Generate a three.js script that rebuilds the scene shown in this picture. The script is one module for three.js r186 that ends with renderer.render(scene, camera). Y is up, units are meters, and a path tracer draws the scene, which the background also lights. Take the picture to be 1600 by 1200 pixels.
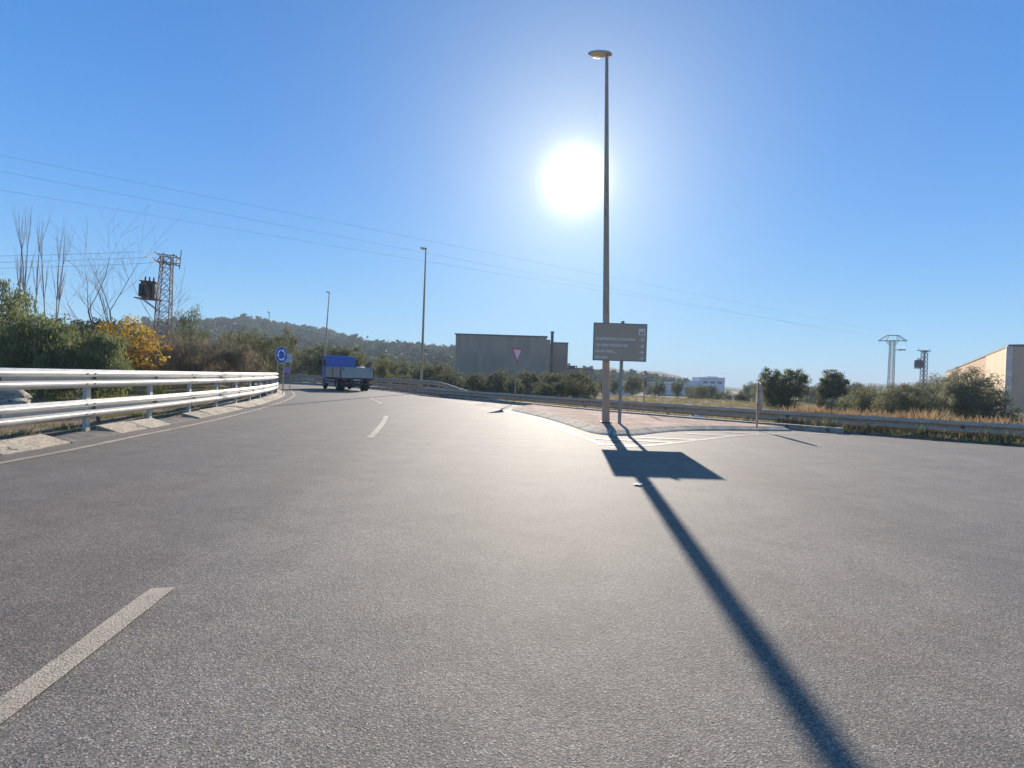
import * as THREE from 'three';
import { mergeGeometries } from 'three/addons/utils/BufferGeometryUtils.js';
import { ImprovedNoise } from 'three/addons/math/ImprovedNoise.js';

/* ---------- camera, sky, sun, exposure ---------- */
const scene = new THREE.Scene();
const camera = new THREE.PerspectiveCamera(75.14, 4 / 3, 0.05, 9000);   // wide action-camera lens
camera.position.set(0, 1.2, 0);
camera.rotation.order = 'YXZ';
camera.rotation.set(-Math.atan(8 / 780), 0, THREE.MathUtils.degToRad(1.8));
const renderer = new THREE.WebGLRenderer({ antialias: true });
renderer.toneMapping = THREE.LinearToneMapping;
renderer.toneMappingExposure = 2.0;
renderer.shadowMap.enabled = true;
const SUN = new THREE.Vector3(0.1036, 0.3700, -0.9232).normalize();
const SKY_STRENGTH = 1 / 1.9;
{
  const W = 1024, H = 512, data = new Float32Array(W * H * 4), deg = 180 / Math.PI;
  for (let j = 0; j < H; j++) for (let i = 0; i < W; i++) {
    const el = ((j + .5) / H - .5) * Math.PI, az = ((i + .5) / W - .5) * 2 * Math.PI;
    const dx = Math.cos(el) * Math.cos(az), dy = Math.sin(el), dz = Math.cos(el) * Math.sin(az);
    const gam = Math.acos(Math.min(1, Math.max(-1, dx * SUN.x + dy * SUN.y + dz * SUN.z))) * deg;
    const t = Math.exp(-Math.max(dy, 0) / .27), o = (j * W + i) * 4;
    const w = .85 * Math.exp(-gam / 9) + 1.6 * Math.exp(-((gam / 2.5) ** 2)), far = .07 * Math.exp(-gam / 26);
    data[o] = .012 + .19 * t + .26 * t * t + w + far;
    data[o + 1] = .142 + .64 * t + .9 * w + far;
    data[o + 2] = .40 + .55 * (1 - Math.exp(-4.5 * t)) + .5 * w + far * .6;
    data[o + 3] = 1;
  }
  const sky = new THREE.DataTexture(data, W, H, THREE.RGBAFormat, THREE.FloatType);
  sky.mapping = THREE.EquirectangularReflectionMapping; sky.magFilter = THREE.LinearFilter; sky.needsUpdate = true;
  scene.background = sky; scene.environment = sky;
  scene.backgroundIntensity = SKY_STRENGTH; scene.environmentIntensity = SKY_STRENGTH;
}
const sun = new THREE.DirectionalLight(new THREE.Color(1, .9, .77), 4.4);
sun.position.copy(SUN).multiplyScalar(200); sun.castShadow = true; sun.shadow.radius = 1;
Object.assign(sun.shadow.camera, { left: -120, right: 120, top: 120, bottom: -120, near: 1, far: 600 });
sun.shadow.mapSize.set(4096, 4096);
scene.add(sun, sun.target);
scene.fog = new THREE.FogExp2(new THREE.Color(.8, .92, 1), .0006);

/* ---------- helpers ---------- */
function rng(seed) { return () => { seed = (seed + 0x6d2b79f5) | 0; let t = Math.imul(seed ^ (seed >>> 15), 1 | seed); t = (t + Math.imul(t ^ (t >>> 7), 61 | t)) ^ t; return ((t ^ (t >>> 14)) >>> 0) / 4294967296; }; }
const noise = new ImprovedNoise();
const N = (x, y, z = 0) => noise.noise(x + 31.7, y + 11.3, z + 5.1);
const fbm = (x, y, z = 0, o = 4) => { let s = 0, a = .5, f = 1; for (let k = 0; k < o; k++) { s += a * N(x * f, y * f, z + k * 7.3); a *= .5; f *= 2.03; } return s; };
const clamp = (x, a = 0, b = 1) => Math.min(b, Math.max(a, x)), mix = (a, b, t) => a + (b - a) * t, smooth = (a, b, x) => { const t = clamp((x - a) / (b - a)); return t * t * (3 - 2 * t); };
const V = (x, y, z) => new THREE.Vector3(x, y, z);
const used = {};
function numbered(n) { used[n] = (used[n] ?? 0) + 1; return used[n] === 1 ? n : n + '_' + String(used[n] - 1).padStart(3, '0'); }
function tag(o, label, category, group, kind) { if (label) o.userData.label = label; if (category) o.userData.category = category; if (group) o.userData.group = group; if (kind) o.userData.kind = kind; return o; }
function thing(name, label, category, x = 0, y = 0, z = 0, turn = 0, group) { const g = new THREE.Group(); g.name = numbered(name); g.position.set(x, y, z); g.rotation.y = turn; scene.add(g); return tag(g, label, category, group); }
function part(name, geo, m, parent) { const o = new THREE.Mesh(geo, m); o.name = name; o.castShadow = o.receiveShadow = true; parent.add(o); return o; }
function solo(name, geo, m, label, category, group, kind) { return tag(part(numbered(name), geo, m, scene), label, category, group, kind); }
function dup(root, x, y, z, turn, s, label, group) { const r = root.clone(); r.name = numbered(root.name.replace(/_\d{3}$/, '')); r.position.set(x, y, z); r.rotation.y = turn; r.scale.setScalar(s); r.userData = { ...root.userData }; tag(r, label, null, group); scene.add(r); return r; }
const bare = (g) => { const a = g.index ? g.toNonIndexed() : g; for (const k of Object.keys(a.attributes)) if (!['position', 'normal', 'uv', 'color'].includes(k)) a.deleteAttribute(k); return a; };
function merge(list) { const l = list.map(bare); const keys = Object.keys(l[0].attributes); for (const g of l) for (const k of Object.keys(g.attributes)) if (!keys.includes(k)) g.deleteAttribute(k); return mergeGeometries(l); }
function box(w, h, d, x = 0, y = 0, z = 0, b = 0) {
  let g;
  if (b > 0) { const s = new THREE.Shape(); const a = w / 2 - b, c = h / 2 - b; s.moveTo(-a, -c); s.lineTo(a, -c); s.lineTo(a, c); s.lineTo(-a, c); s.closePath(); g = new THREE.ExtrudeGeometry(s, { depth: d - 2 * b, bevelEnabled: true, bevelThickness: b, bevelSize: b, bevelSegments: 1 }); g.translate(0, 0, -d / 2 + b); }
  else g = new THREE.BoxGeometry(w, h, d);
  return g.translate(x, y, z);
}
function cyl(r0, r1, h, x = 0, y = 0, z = 0, n = 12) { return new THREE.CylinderGeometry(r1, r0, h, n).translate(x, y + h / 2, z); }
function bar(a, b, r0, r1 = r0, n = 6) { const d = b.clone().sub(a), L = d.length(); const g = new THREE.CylinderGeometry(r1, r0, L, n, 1, true); g.translate(0, L / 2, 0); g.applyQuaternion(new THREE.Quaternion().setFromUnitVectors(V(0, 1, 0), d.normalize())); return g.translate(a.x, a.y, a.z); }
function angleBar(a, b, w) { const d = b.clone().sub(a), L = d.length(); const g = new THREE.BoxGeometry(w, L, w); g.translate(0, L / 2, 0); g.applyQuaternion(new THREE.Quaternion().setFromUnitVectors(V(0, 1, 0), d.normalize())); return g.translate(a.x, a.y, a.z); }
// plan curves: lists of [x, z] made into evenly spaced points with arc length
function curve(pts, step = .25) {
  const c = new THREE.CatmullRomCurve3(pts.map(([x, z]) => V(x, 0, z)), false, 'centripetal'), L = c.getLength(), n = Math.max(2, Math.ceil(L / step));
  c.arcLengthDivisions = 2000; c.updateArcLengths();
  const P = c.getSpacedPoints(n), s = P.map((_, k) => k * L / n), T = P.map((_, k) => { const a = P[Math.max(0, k - 1)], b = P[Math.min(n, k + 1)]; return b.clone().sub(a).normalize(); });
  const at = (d) => { const f = clamp(d / L, 0, 1) * n, k = Math.min(n - 1, Math.floor(f)), u = f - k; return { p: P[k].clone().lerp(P[k + 1], u), t: T[k].clone().lerp(T[k + 1], u).normalize() }; };
  return { P, T, L, s, at };
}
const right = (t) => V(-t.z, 0, t.x);
// sweep a closed outline [[out, up], ...] along part of a plan curve
function sweep(c, s0, s1, outline, o = {}) {
  const n = Math.max(1, Math.ceil((s1 - s0) / (o.step ?? .5))), m = outline.length, pos = [], uv = [];
  const ring = (k) => { const s = s0 + (s1 - s0) * k / n, { p, t } = c.at(s), r = right(t), y = o.lift ? o.lift(s) : 0; return outline.map(([u, v]) => p.clone().addScaledVector(r, u + (o.shift ?? 0)).add(V(0, v + y, 0))); };
  const per = [0]; for (let k = 0; k < m; k++) per.push(per[k] + Math.hypot(outline[(k + 1) % m][0] - outline[k][0], outline[(k + 1) % m][1] - outline[k][1]));
  let A = ring(0);
  const tri = (a, b, d, ua, ub, ud) => { for (const p of [a, b, d]) pos.push(p.x, p.y, p.z); uv.push(...ua, ...ub, ...ud); };
  const first = A;
  for (let k = 1; k <= n; k++) { const B = ring(k), sa = s0 + (s1 - s0) * (k - 1) / n, sb = s0 + (s1 - s0) * k / n;
    for (let i = 0; i < m; i++) { if (o.open && i === m - 1) continue; const j = (i + 1) % m; tri(A[i], B[j], B[i], [sa, per[i]], [sb, per[i + 1]], [sb, per[i]]); tri(A[i], A[j], B[j], [sa, per[i]], [sa, per[i + 1]], [sb, per[i + 1]]); } A = B; }
  if (!o.open) { const f = THREE.ShapeUtils.triangulateShape(outline.map(([u, v]) => new THREE.Vector2(u, v)), []); for (const [a, b, d] of f) { tri(first[a], first[d], first[b], outline[a], outline[d], outline[b]); tri(A[a], A[b], A[d], outline[a], outline[b], outline[d]); } }
  const g = new THREE.BufferGeometry(); g.setAttribute('position', new THREE.Float32BufferAttribute(pos, 3)); g.setAttribute('uv', new THREE.Float32BufferAttribute(uv, 2)); g.computeVertexNormals(); return g;
}
function flatPoly(pts, y) { const f = THREE.ShapeUtils.triangulateShape(pts.map(([x, z]) => new THREE.Vector2(x, -z)), []), pos = [], uv = []; for (const t of f) for (const k of t) { pos.push(pts[k][0], y, pts[k][1]); uv.push(pts[k][0], -pts[k][1]); } const g = new THREE.BufferGeometry(); g.setAttribute('position', new THREE.Float32BufferAttribute(pos, 3)); g.setAttribute('uv', new THREE.Float32BufferAttribute(uv, 2)); g.computeVertexNormals(); return g; }
function ribbon(c, s0, s1, w, y, shift = 0, seed = 1) { // a painted line with slightly ragged edges
  const n = Math.max(2, Math.ceil((s1 - s0) / .12)), pos = [], uv = [], r0 = rng(seed * 77 + 3);
  let A = null;
  for (let k = 0; k <= n; k++) { const s = s0 + (s1 - s0) * k / n, { p, t } = c.at(s), r = right(t), j = () => (r0() - .5) * .012; const e = () => (k === 0 || k === n ? (r0() - .5) * .05 : 0), B = [p.clone().addScaledVector(r, shift - w / 2 + j()).addScaledVector(t, e()), p.clone().addScaledVector(r, shift + w / 2 + j()).addScaledVector(t, e())];
    if (A) for (const q of [A[0], B[1], B[0], A[0], A[1], B[1]]) { pos.push(q.x, y, q.z); uv.push(q.x, -q.z); } A = B; }
  const g = new THREE.BufferGeometry(); g.setAttribute('position', new THREE.Float32BufferAttribute(pos, 3)); g.setAttribute('uv', new THREE.Float32BufferAttribute(uv, 2)); g.computeVertexNormals();
  const nn = g.attributes.normal; for (let k = 0; k < nn.count; k++) nn.setXYZ(k, 0, 1, 0); return g;
}
/* ---------- textures and materials ---------- */
function dataTex(size, fn, srgb = true, rep = 1) {
  const d = new Uint8Array(size * size * 4);
  for (let j = 0; j < size; j++) for (let i = 0; i < size; i++) { const c = fn(i, j), o = (j * size + i) * 4; d[o] = clamp(c[0]) * 255; d[o + 1] = clamp(c[1]) * 255; d[o + 2] = clamp(c[2]) * 255; d[o + 3] = 255; }
  const t = new THREE.DataTexture(d, size, size); t.wrapS = t.wrapT = THREE.RepeatWrapping; t.magFilter = THREE.LinearFilter; t.minFilter = THREE.LinearMipmapLinearFilter; t.generateMipmaps = true; if (srgb) t.colorSpace = THREE.SRGBColorSpace; t.repeat.set(rep, rep); t.needsUpdate = true; return t;
}
// tiling value noise on a lattice
function lattice(n, seed) { const r = rng(seed), a = new Float32Array(n * n); for (let k = 0; k < n * n; k++) a[k] = r(); return (u, v) => { const x = ((u % 1) + 1) % 1 * n, y = ((v % 1) + 1) % 1 * n, i = Math.floor(x), j = Math.floor(y), f = x - i, g = y - j, s = f * f * (3 - 2 * f), t = g * g * (3 - 2 * g); const q = (p, w) => a[((w % n) + n) % n * n + ((p % n) + n) % n]; return mix(mix(q(i, j), q(i + 1, j), s), mix(q(i, j + 1), q(i + 1, j + 1), s), t); }; }
// stone chippings: scattered cells, tiling
function chips(n, seed) {
  const r = rng(seed), px = new Float32Array(n * n), py = new Float32Array(n * n), pv = new Float32Array(n * n);
  for (let k = 0; k < n * n; k++) { px[k] = r(); py[k] = r(); pv[k] = r(); }
  return (u, v) => { const x = u * n, y = v * n, i = Math.floor(x), j = Math.floor(y); let best = 9, second = 9, val = 0;
    for (let b = -1; b <= 1; b++) for (let a = -1; a <= 1; a++) { const k = ((j + b + n) % n) * n + (i + a + n) % n, d = (i + a + px[k] - x) ** 2 + (j + b + py[k] - y) ** 2; if (d < best) { second = best; best = d; val = pv[k]; } else if (d < second) second = d; }
    return [val, Math.sqrt(second) - Math.sqrt(best)]; };
}
const AS = 1024, chip = chips(170, 5), chipFine = chips(400, 6), n8 = lattice(8, 1), n32 = lattice(32, 2), n256 = lattice(256, 3);
const asphaltH = new Float32Array(AS * AS), asphaltC = new Float32Array(AS * AS);
for (let j = 0; j < AS; j++) for (let i = 0; i < AS; i++) { const u = i / AS, v = j / AS, [a, e] = chip(u, v), [b, e2] = chipFine(u, v); asphaltH[j * AS + i] = .5 * a * smooth(0, .5, e) + .5 * b * smooth(0, .4, e2); asphaltC[j * AS + i] = .5 + .30 * (a - .5) * smooth(0, .25, e) + .34 * (b - .5) + .3 * smooth(.9, .97, b) - .22 * smooth(.14, .05, b) + .12 * (n8(u, v) - .5) + .08 * (n32(u, v) - .5); }
const asphaltMap = dataTex(AS, (i, j) => { const c = asphaltC[j * AS + i]; const g = .395 + .42 * (c - .5); return [g * 1.07, g, g * .91]; });
const asphaltBump = dataTex(AS, (i, j) => { const h = asphaltH[j * AS + i]; return [h, h, h]; }, false);
for (const t of [asphaltMap, asphaltBump]) t.repeat.set(1 / 1.9, 1 / 1.9);
const M = {};
M.asphalt = new THREE.MeshPhysicalMaterial({ map: asphaltMap, bumpMap: asphaltBump, bumpScale: .0024, roughness: .8, specularIntensity: .95, vertexColors: true });
M.asphaltPlain = new THREE.MeshStandardMaterial({ map: asphaltMap, bumpMap: asphaltBump, bumpScale: .008, roughness: .75 });
const paintTex = dataTex(512, (i, j) => { const u = i / 512, v = j / 512, w = n256(u, v) * .5 + n32(u, v) * .5, s = smooth(.62, .8, w) * .12, g = .70 - s - .12 * n8(u, v) - .06 * n256(v, u); return [g * 1.05, g * .96, g * .82]; });
paintTex.repeat.set(1 / 1.7, 1 / 1.7);
M.paint = new THREE.MeshStandardMaterial({ map: paintTex, bumpMap: asphaltBump, bumpScale: .003, roughness: .7 });
const concTex = dataTex(512, (i, j) => { const u = i / 512, v = j / 512, g = .66 + .16 * (n8(u, v) - .5) + .13 * (n32(u, v) - .5) + .14 * (n256(u, v) - .5) - .25 * smooth(.78, .9, n32(v + .3, u)); return [g * 1.03, g * .97, g * .87]; });
const concBump = dataTex(512, (i, j) => { const u = i / 512, v = j / 512, g = .5 + .5 * (n256(u, v) - .5) + .3 * (n32(u, v) - .5); return [g, g, g]; }, false);
M.concrete = new THREE.MeshStandardMaterial({ map: concTex, bumpMap: concBump, bumpScale: .004, roughness: .9 });
M.concretes = [[1, .97, .92], [.88, .85, .82], [.96, .9, .84], [.8, .78, .76]].map((c) => { const m = M.concrete.clone(); m.color.setRGB(...c); return m; });
const pinkTex = dataTex(512, (i, j) => { const u = i / 512, v = j / 512, g = .60 + .2 * (n8(u, v) - .5) + .22 * (n32(u, v * 3) - .5) + .16 * (n256(u, v) - .5); return [g * 1.08, g * .88, g * .76]; });
pinkTex.repeat.set(.35, .35);
M.pink = new THREE.MeshStandardMaterial({ map: pinkTex, bumpMap: concBump, bumpScale: .01, roughness: .95 });
const galvTex = dataTex(256, (i, j) => { const u = i / 256, v = j / 256, g = .70 + .05 * (n32(u, v) - .5) + .06 * (n8(u, v) - .5) + .04 * (n256(u, v) - .5); return [g * 1.01, g, g * .975]; });
const galvRough = dataTex(256, (i, j) => { const u = i / 256, v = j / 256, g = .55 + .06 * (n32(v, u) - .5) + .06 * (n8(u, v) - .5); return [g, g, g]; }, false);
M.galv = new THREE.MeshStandardMaterial({ map: galvTex, roughnessMap: galvRough, roughness: .9, metalness: .45 });
const rustTex = dataTex(256, (i, j) => { const u = i / 256, v = j / 256, k = smooth(.45, .7, n8(u, v) * .5 + n32(u, v) * .5), g = .76 + .08 * (n32(v, u) - .5); return [mix(g, .64, k * .5), mix(g * .88, .51, k * .5), mix(g * .76, .39, k * .5)]; });
M.galvOld = new THREE.MeshStandardMaterial({ map: rustTex, roughness: .6, metalness: .1 });
M.pole = new THREE.MeshStandardMaterial({ map: rustTex, color: new THREE.Color(1, .94, .86), roughness: .6, metalness: .05 });
M.poleGrey = new THREE.MeshStandardMaterial({ map: galvTex, color: new THREE.Color(.82, .74, .62), roughness: .6, metalness: .1 });
M.lampBody = new THREE.MeshStandardMaterial({ color: new THREE.Color(.62, .52, .4), roughness: .5 });
M.lampGlass = new THREE.MeshPhysicalMaterial({ color: new THREE.Color(.75, .68, .55), roughness: .35, transmission: .3, thickness: 0 });
M.black = new THREE.MeshStandardMaterial({ color: new THREE.Color(.02, .02, .022), roughness: .85 });
M.darkSteel = new THREE.MeshStandardMaterial({ color: new THREE.Color(.07, .07, .075), roughness: .6, metalness: .4 });
M.steelBrown = new THREE.MeshStandardMaterial({ map: rustTex, color: new THREE.Color(.36, .31, .29), roughness: .8 });
M.steelGrey = new THREE.MeshStandardMaterial({ color: new THREE.Color(.10, .11, .125), roughness: .7 });
M.porcelain = new THREE.MeshStandardMaterial({ color: new THREE.Color(.75, .76, .76), roughness: .25 });
M.bark = new THREE.MeshStandardMaterial({ color: new THREE.Color(.16, .12, .09), roughness: .95 });
M.barkPale = new THREE.MeshStandardMaterial({ color: new THREE.Color(.30, .23, .19), roughness: .95 });
const leafM = (t = .5) => new THREE.MeshPhysicalMaterial({ vertexColors: true, roughness: .85, transmission: t, thickness: 0, side: THREE.DoubleSide, specularIntensity: .3 });
M.leaf = leafM(.52); M.leafDense = leafM(.45); M.leafThin = leafM(.55);
M.wire = new THREE.MeshStandardMaterial({ color: new THREE.Color(.4, .41, .43), roughness: .6, metalness: .3 });

/* ---------- the setting: plan curves ---------- */
const leftLine = curve([[-5.2, 60], [-5.6, 25], [-5.85, 6], [-5.95, 0], [-6.08, -5.9], [-6.22, -7.2], [-6.45, -8.5], [-6.78, -10.6], [-7.35, -13.3], [-8.58, -18.1], [-10.12, -22.9], [-11.9, -27.3], [-15.0, -33.2], [-19.5, -39], [-26, -44.5], [-36, -50], [-60, -58]]);
const outerKerb = curve([[-60, -68], [-38, -60.5], [-28, -55], [-21.6, -50.6], [-17, -47.1], [-12.2, -42.6], [-8.75, -37.9], [-5.9, -33], [-3.5, -28.7], [-1.26, -25.3], [0.1, -23.3], [2.54, -19.7], [4.5, -17.4], [6.1, -15.8], [7.4, -14.7], [8.96, -13.45]]);
const outerEdge = curve([[-60, -68], [-38, -60.5], [-28, -55], [-21.6, -50.6], [-17, -47.1], [-12.2, -42.6], [-8.75, -37.9], [-5.9, -33], [-3.5, -28.7], [-1.26, -25.3], [0.1, -23.3], [2.54, -19.7], [4.5, -17.4], [6.1, -15.8], [7.4, -14.7], [8.96, -13.45], [10.3, -12.4], [11.9, -11.35], [15, -9.3], [24, -3], [40, 9], [70, 40], [75, 60]]);
const dashLine = curve([[-1.3, 40], [-1.45, 12], [-1.62, 0], [-1.72, -1.7], [-1.86, -2.7], [-2.2, -6], [-2.66, -9.46], [-3.65, -14.6], [-5.3, -20.4], [-7.25, -25.3], [-10.2, -31.5], [-14.5, -38], [-20, -44], [-27, -49], [-37, -55]]);
const rightLine = curve([[1.75, -9.15], [1.72, -9.7], [1.44, -11.2], [.92, -14.1], [0.0, -18], [-1.75, -22.7], [-3.95, -26.9], [-6.5, -31.8], [-9.2, -36.9], [-12.6, -41.7], [-17.4, -46.2], [-22, -49.6], [-30, -55]]);
const hatchLine = curve([[1.72, -9.08], [2.6, -9.55], [4.2, -10.9], [5.4, -11.95], [6.5, -12.65], [7.6, -13.1], [8.7, -13.3]]);
function distTo(c, x, z) { let best = 1e9, side = 1; const P = c.P; for (let k = 0; k < P.length - 1; k += 1) { const a = P[k], b = P[k + 1], ex = b.x - a.x, ez = b.z - a.z, t = clamp(((x - a.x) * ex + (z - a.z) * ez) / (ex * ex + ez * ez)), qx = x - a.x - t * ex, qz = z - a.z - t * ez, d = qx * qx + qz * qz; if (d < best) { best = d; side = (-ez * qx + ex * qz) >= 0 ? 1 : -1; } } return Math.sqrt(best) * side; }
const leftCoarse = curve(leftLine.P.filter((_, k) => k % 4 === 0).map((p) => [p.x, p.z]), 1), edgeCoarse = curve(outerEdge.P.filter((_, k) => k % 4 === 0).map((p) => [p.x, p.z]), 1);
function groundHeight(x, z) {
  const dl = -distTo(leftCoarse, x, z), dr = -distTo(edgeCoarse, x, z); // positive beyond each edge
  const bump = .05 * fbm(x * .35, z * .35) + .02 * N(x * 2.1, z * 2.1);
  if (dl > .35 && dl < dr + 400 && dl > 0 && dr < 0) return mix(-.14, .05 + bump, smooth(.55, 1.0, dl)) - .35 * smooth(3, 14, dl) + .5 * fbm(x * .03, z * .03) * smooth(10, 60, dl);
  if (dr > 0) return mix(-.14, .06 + bump * .6, smooth(.12, .4, dr)) - .34 * smooth(.45, 1.6, dr) - .55 * smooth(2, 14, dr) + .6 * fbm(x * .03, z * .03) * smooth(12, 60, dr);
  return -.14;
}
function groundY(x, z) { const d = Math.hypot(x, z), far = -.9 - 3.4 * smooth(60, 190, d) * smooth(20, 70, -z); if (d > 170) return far + .6 * fbm(x * .03, z * .03); return groundHeight(x, z) - 3.4 * smooth(60, 190, d) * smooth(20, 70, -z); }
{ // the ground: one sheet out to the horizon, fine near the road
  const axis = (lo, hi, step, far) => { const a = []; for (let x = lo; x <= hi + 1e-6; x += step) a.push(x); let s = step, x = hi; while (x < far) { s *= 1.16; x += s; a.push(x); } s = step; x = lo; while (x > -far) { s *= 1.16; x -= s; a.unshift(x); } return a; };
  const X = axis(-20, 24, .33, 2600), Z = axis(-46, 1, .33, 2600), pos = [], col = [], uv = [], idx = [];
  for (let j = 0; j < Z.length; j++) for (let i = 0; i < X.length; i++) {
    const x = X[i], z = Z[j], y = groundY(x, z);
    pos.push(x, y, z); uv.push(x, -z);
    const a = fbm(x * .22, z * .22), b = fbm(x * .9 + 40, z * .9), left = x < -4 - Math.max(0, -z) * .35 ? 1 : 0;
    const dirt = [.33, .21, .12], straw = [.36, .26, .14], green = [.15, .165, .06], pale = [.38, .30, .22];
    let c = dirt.map((d, k) => mix(d, straw[k], smooth(-.15, .2, a))); c = c.map((d, k) => mix(d, green[k], smooth(.02, .25, b + (left ? .04 : -.02)) * .8)); c = c.map((d, k) => mix(d, pale[k], smooth(.12, .3, fbm(x * .5 - 9, z * .5 + 3)) * .6));
    col.push(...c);
  }
  const nx = X.length; for (let j = 0; j < Z.length - 1; j++) for (let i = 0; i < nx - 1; i++) { const a = j * nx + i; idx.push(a, a + nx, a + 1, a + 1, a + nx, a + nx + 1); }
  const g = new THREE.BufferGeometry(); g.setAttribute('position', new THREE.Float32BufferAttribute(pos, 3)); g.setAttribute('color', new THREE.Float32BufferAttribute(col, 3)); g.setAttribute('uv', new THREE.Float32BufferAttribute(uv, 2)); g.setIndex(idx); g.computeVertexNormals();
  const soil = dataTex(512, (i, j) => { const u = i / 512, v = j / 512, k = .78 + .3 * (n32(u, v) - .5) + .35 * (n256(u, v) - .5); return [k, k, k]; }); soil.repeat.set(.35, .35);
  const sb = concBump.clone(); sb.repeat.set(.6, .6);
  solo('ground', g, new THREE.MeshStandardMaterial({ vertexColors: true, map: soil, bumpMap: sb, bumpScale: .03, roughness: 1 }), 'dry brown verge and field with patches of green grass', 'ground', null, 'structure');
}
let road;
const xOn = (c, z) => { const P = c.P; for (let k = 0; k < P.length - 1; k++) { const a = P[k], b = P[k + 1]; if ((a.z - z) * (b.z - z) <= 0 && a.z !== b.z) return mix(a.x, b.x, (z - a.z) / (b.z - a.z)); } return null; };
{ // the carriageway, from the left shoulder to the outer edge, in rows across
  const b = 84, pos = [], col = [], uv = [], idx = [], rows = [];
  for (let z = 59; z > 2; z -= 1.5) rows.push(z); for (let z = 2; z > -50; z -= .25) rows.push(z); for (let z = -50; z > -67.9; z -= .6) rows.push(z);
  const shoulder = { P: leftLine.P.map((p, k) => p.clone().addScaledVector(right(leftLine.T[k]), -.55)) }, dash = { P: dashLine.P.filter((_, k) => k % 4 === 0) };
  for (const z of rows) {
    const x0 = xOn(shoulder, z) ?? -60, x1 = xOn(outerEdge, z) ?? 75;
    for (let i = 0; i <= b; i++) {
      const x = mix(x0, x1, i / b), d = distTo(dash, x, z), n1 = fbm(x * .18, z * .10), n2 = fbm(x * .8, z * .35 + 9);
      pos.push(x, 0, z); uv.push(x, -z);
      let k = mix(.80, .99, smooth(-.12, .15, d)) + .16 * n1 + .10 * n2;      // the lane beyond the dashes was laid with a darker, finer mix
      k *= 1 + .05 * Math.sin(d * 1.9) * smooth(0, 1, d);
      const stain = smooth(.1, .35, fbm(x * .6 + 20, z * .25)) * .07; col.push(k * (1.01 + stain), k, k * (.985 - stain * .6));
    }
  }
  for (let j = 0; j < rows.length - 1; j++) for (let i = 0; i < b; i++) { const k = j * (b + 1) + i; idx.push(k, k + 1, k + b + 1, k + 1, k + b + 2, k + b + 1); }
  const g = new THREE.BufferGeometry(); g.setAttribute('position', new THREE.Float32BufferAttribute(pos, 3)); g.setAttribute('color', new THREE.Float32BufferAttribute(col, 3)); g.setAttribute('uv', new THREE.Float32BufferAttribute(uv, 2)); g.setIndex(idx);
  g.setAttribute('normal', new THREE.Float32BufferAttribute(pos.map((_, k) => (k % 3 === 1 ? 1 : 0)), 3));
  road = solo('road', g, M.asphalt, 'grey asphalt road curving left, a slip road joining from the right', 'road', null, 'structure');
}
// painted markings on it
const sOfZ = (c, z) => { let best = 0, d = 1e9; c.P.forEach((p, k) => { if (Math.abs(p.z - z) < d) { d = Math.abs(p.z - z); best = c.s[k]; } }); return best; };
part('edge_line', ribbon(leftLine, sOfZ(leftLine, 12), sOfZ(leftLine, -54), .12, .005, 0, 1), M.paint, road);
part('edge_line', ribbon(rightLine, .25, rightLine.L - 1, .13, .005, 0, 2), M.paint, road);
part('hatch_line', ribbon(hatchLine, .1, hatchLine.L, .13, .005, 0, 3), M.paint, road);
for (const [z0, z1] of [[9.4, 4.4], [2.2, -2.63], [-9.46, -14.5], [-20.5, -25.2], [-31.5, -35.8], [-42, -46]]) part('lane_dash', ribbon(dashLine, sOfZ(dashLine, z0), sOfZ(dashLine, z1), .12, .006, 0, 5 + z0), M.paint, road);
for (const [a, b] of [[[1.78, -10.45], [3.35, -10.2]], [[2.72, -10.95], [4.05, -10.82]], [[4.25, -12.1], [5.25, -11.9]], [[5.55, -12.85], [6.3, -12.6]], [[1.85, -9.5], [2.45, -9.5]]]) part('hatch_stripe', ribbon(curve([a, [(a[0] + b[0]) / 2, (a[1] + b[1]) / 2], b]), 0, Math.hypot(b[0] - a[0], b[1] - a[1]), .2, .0075, 0, a[0] * 9), M.paint, road);

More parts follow.
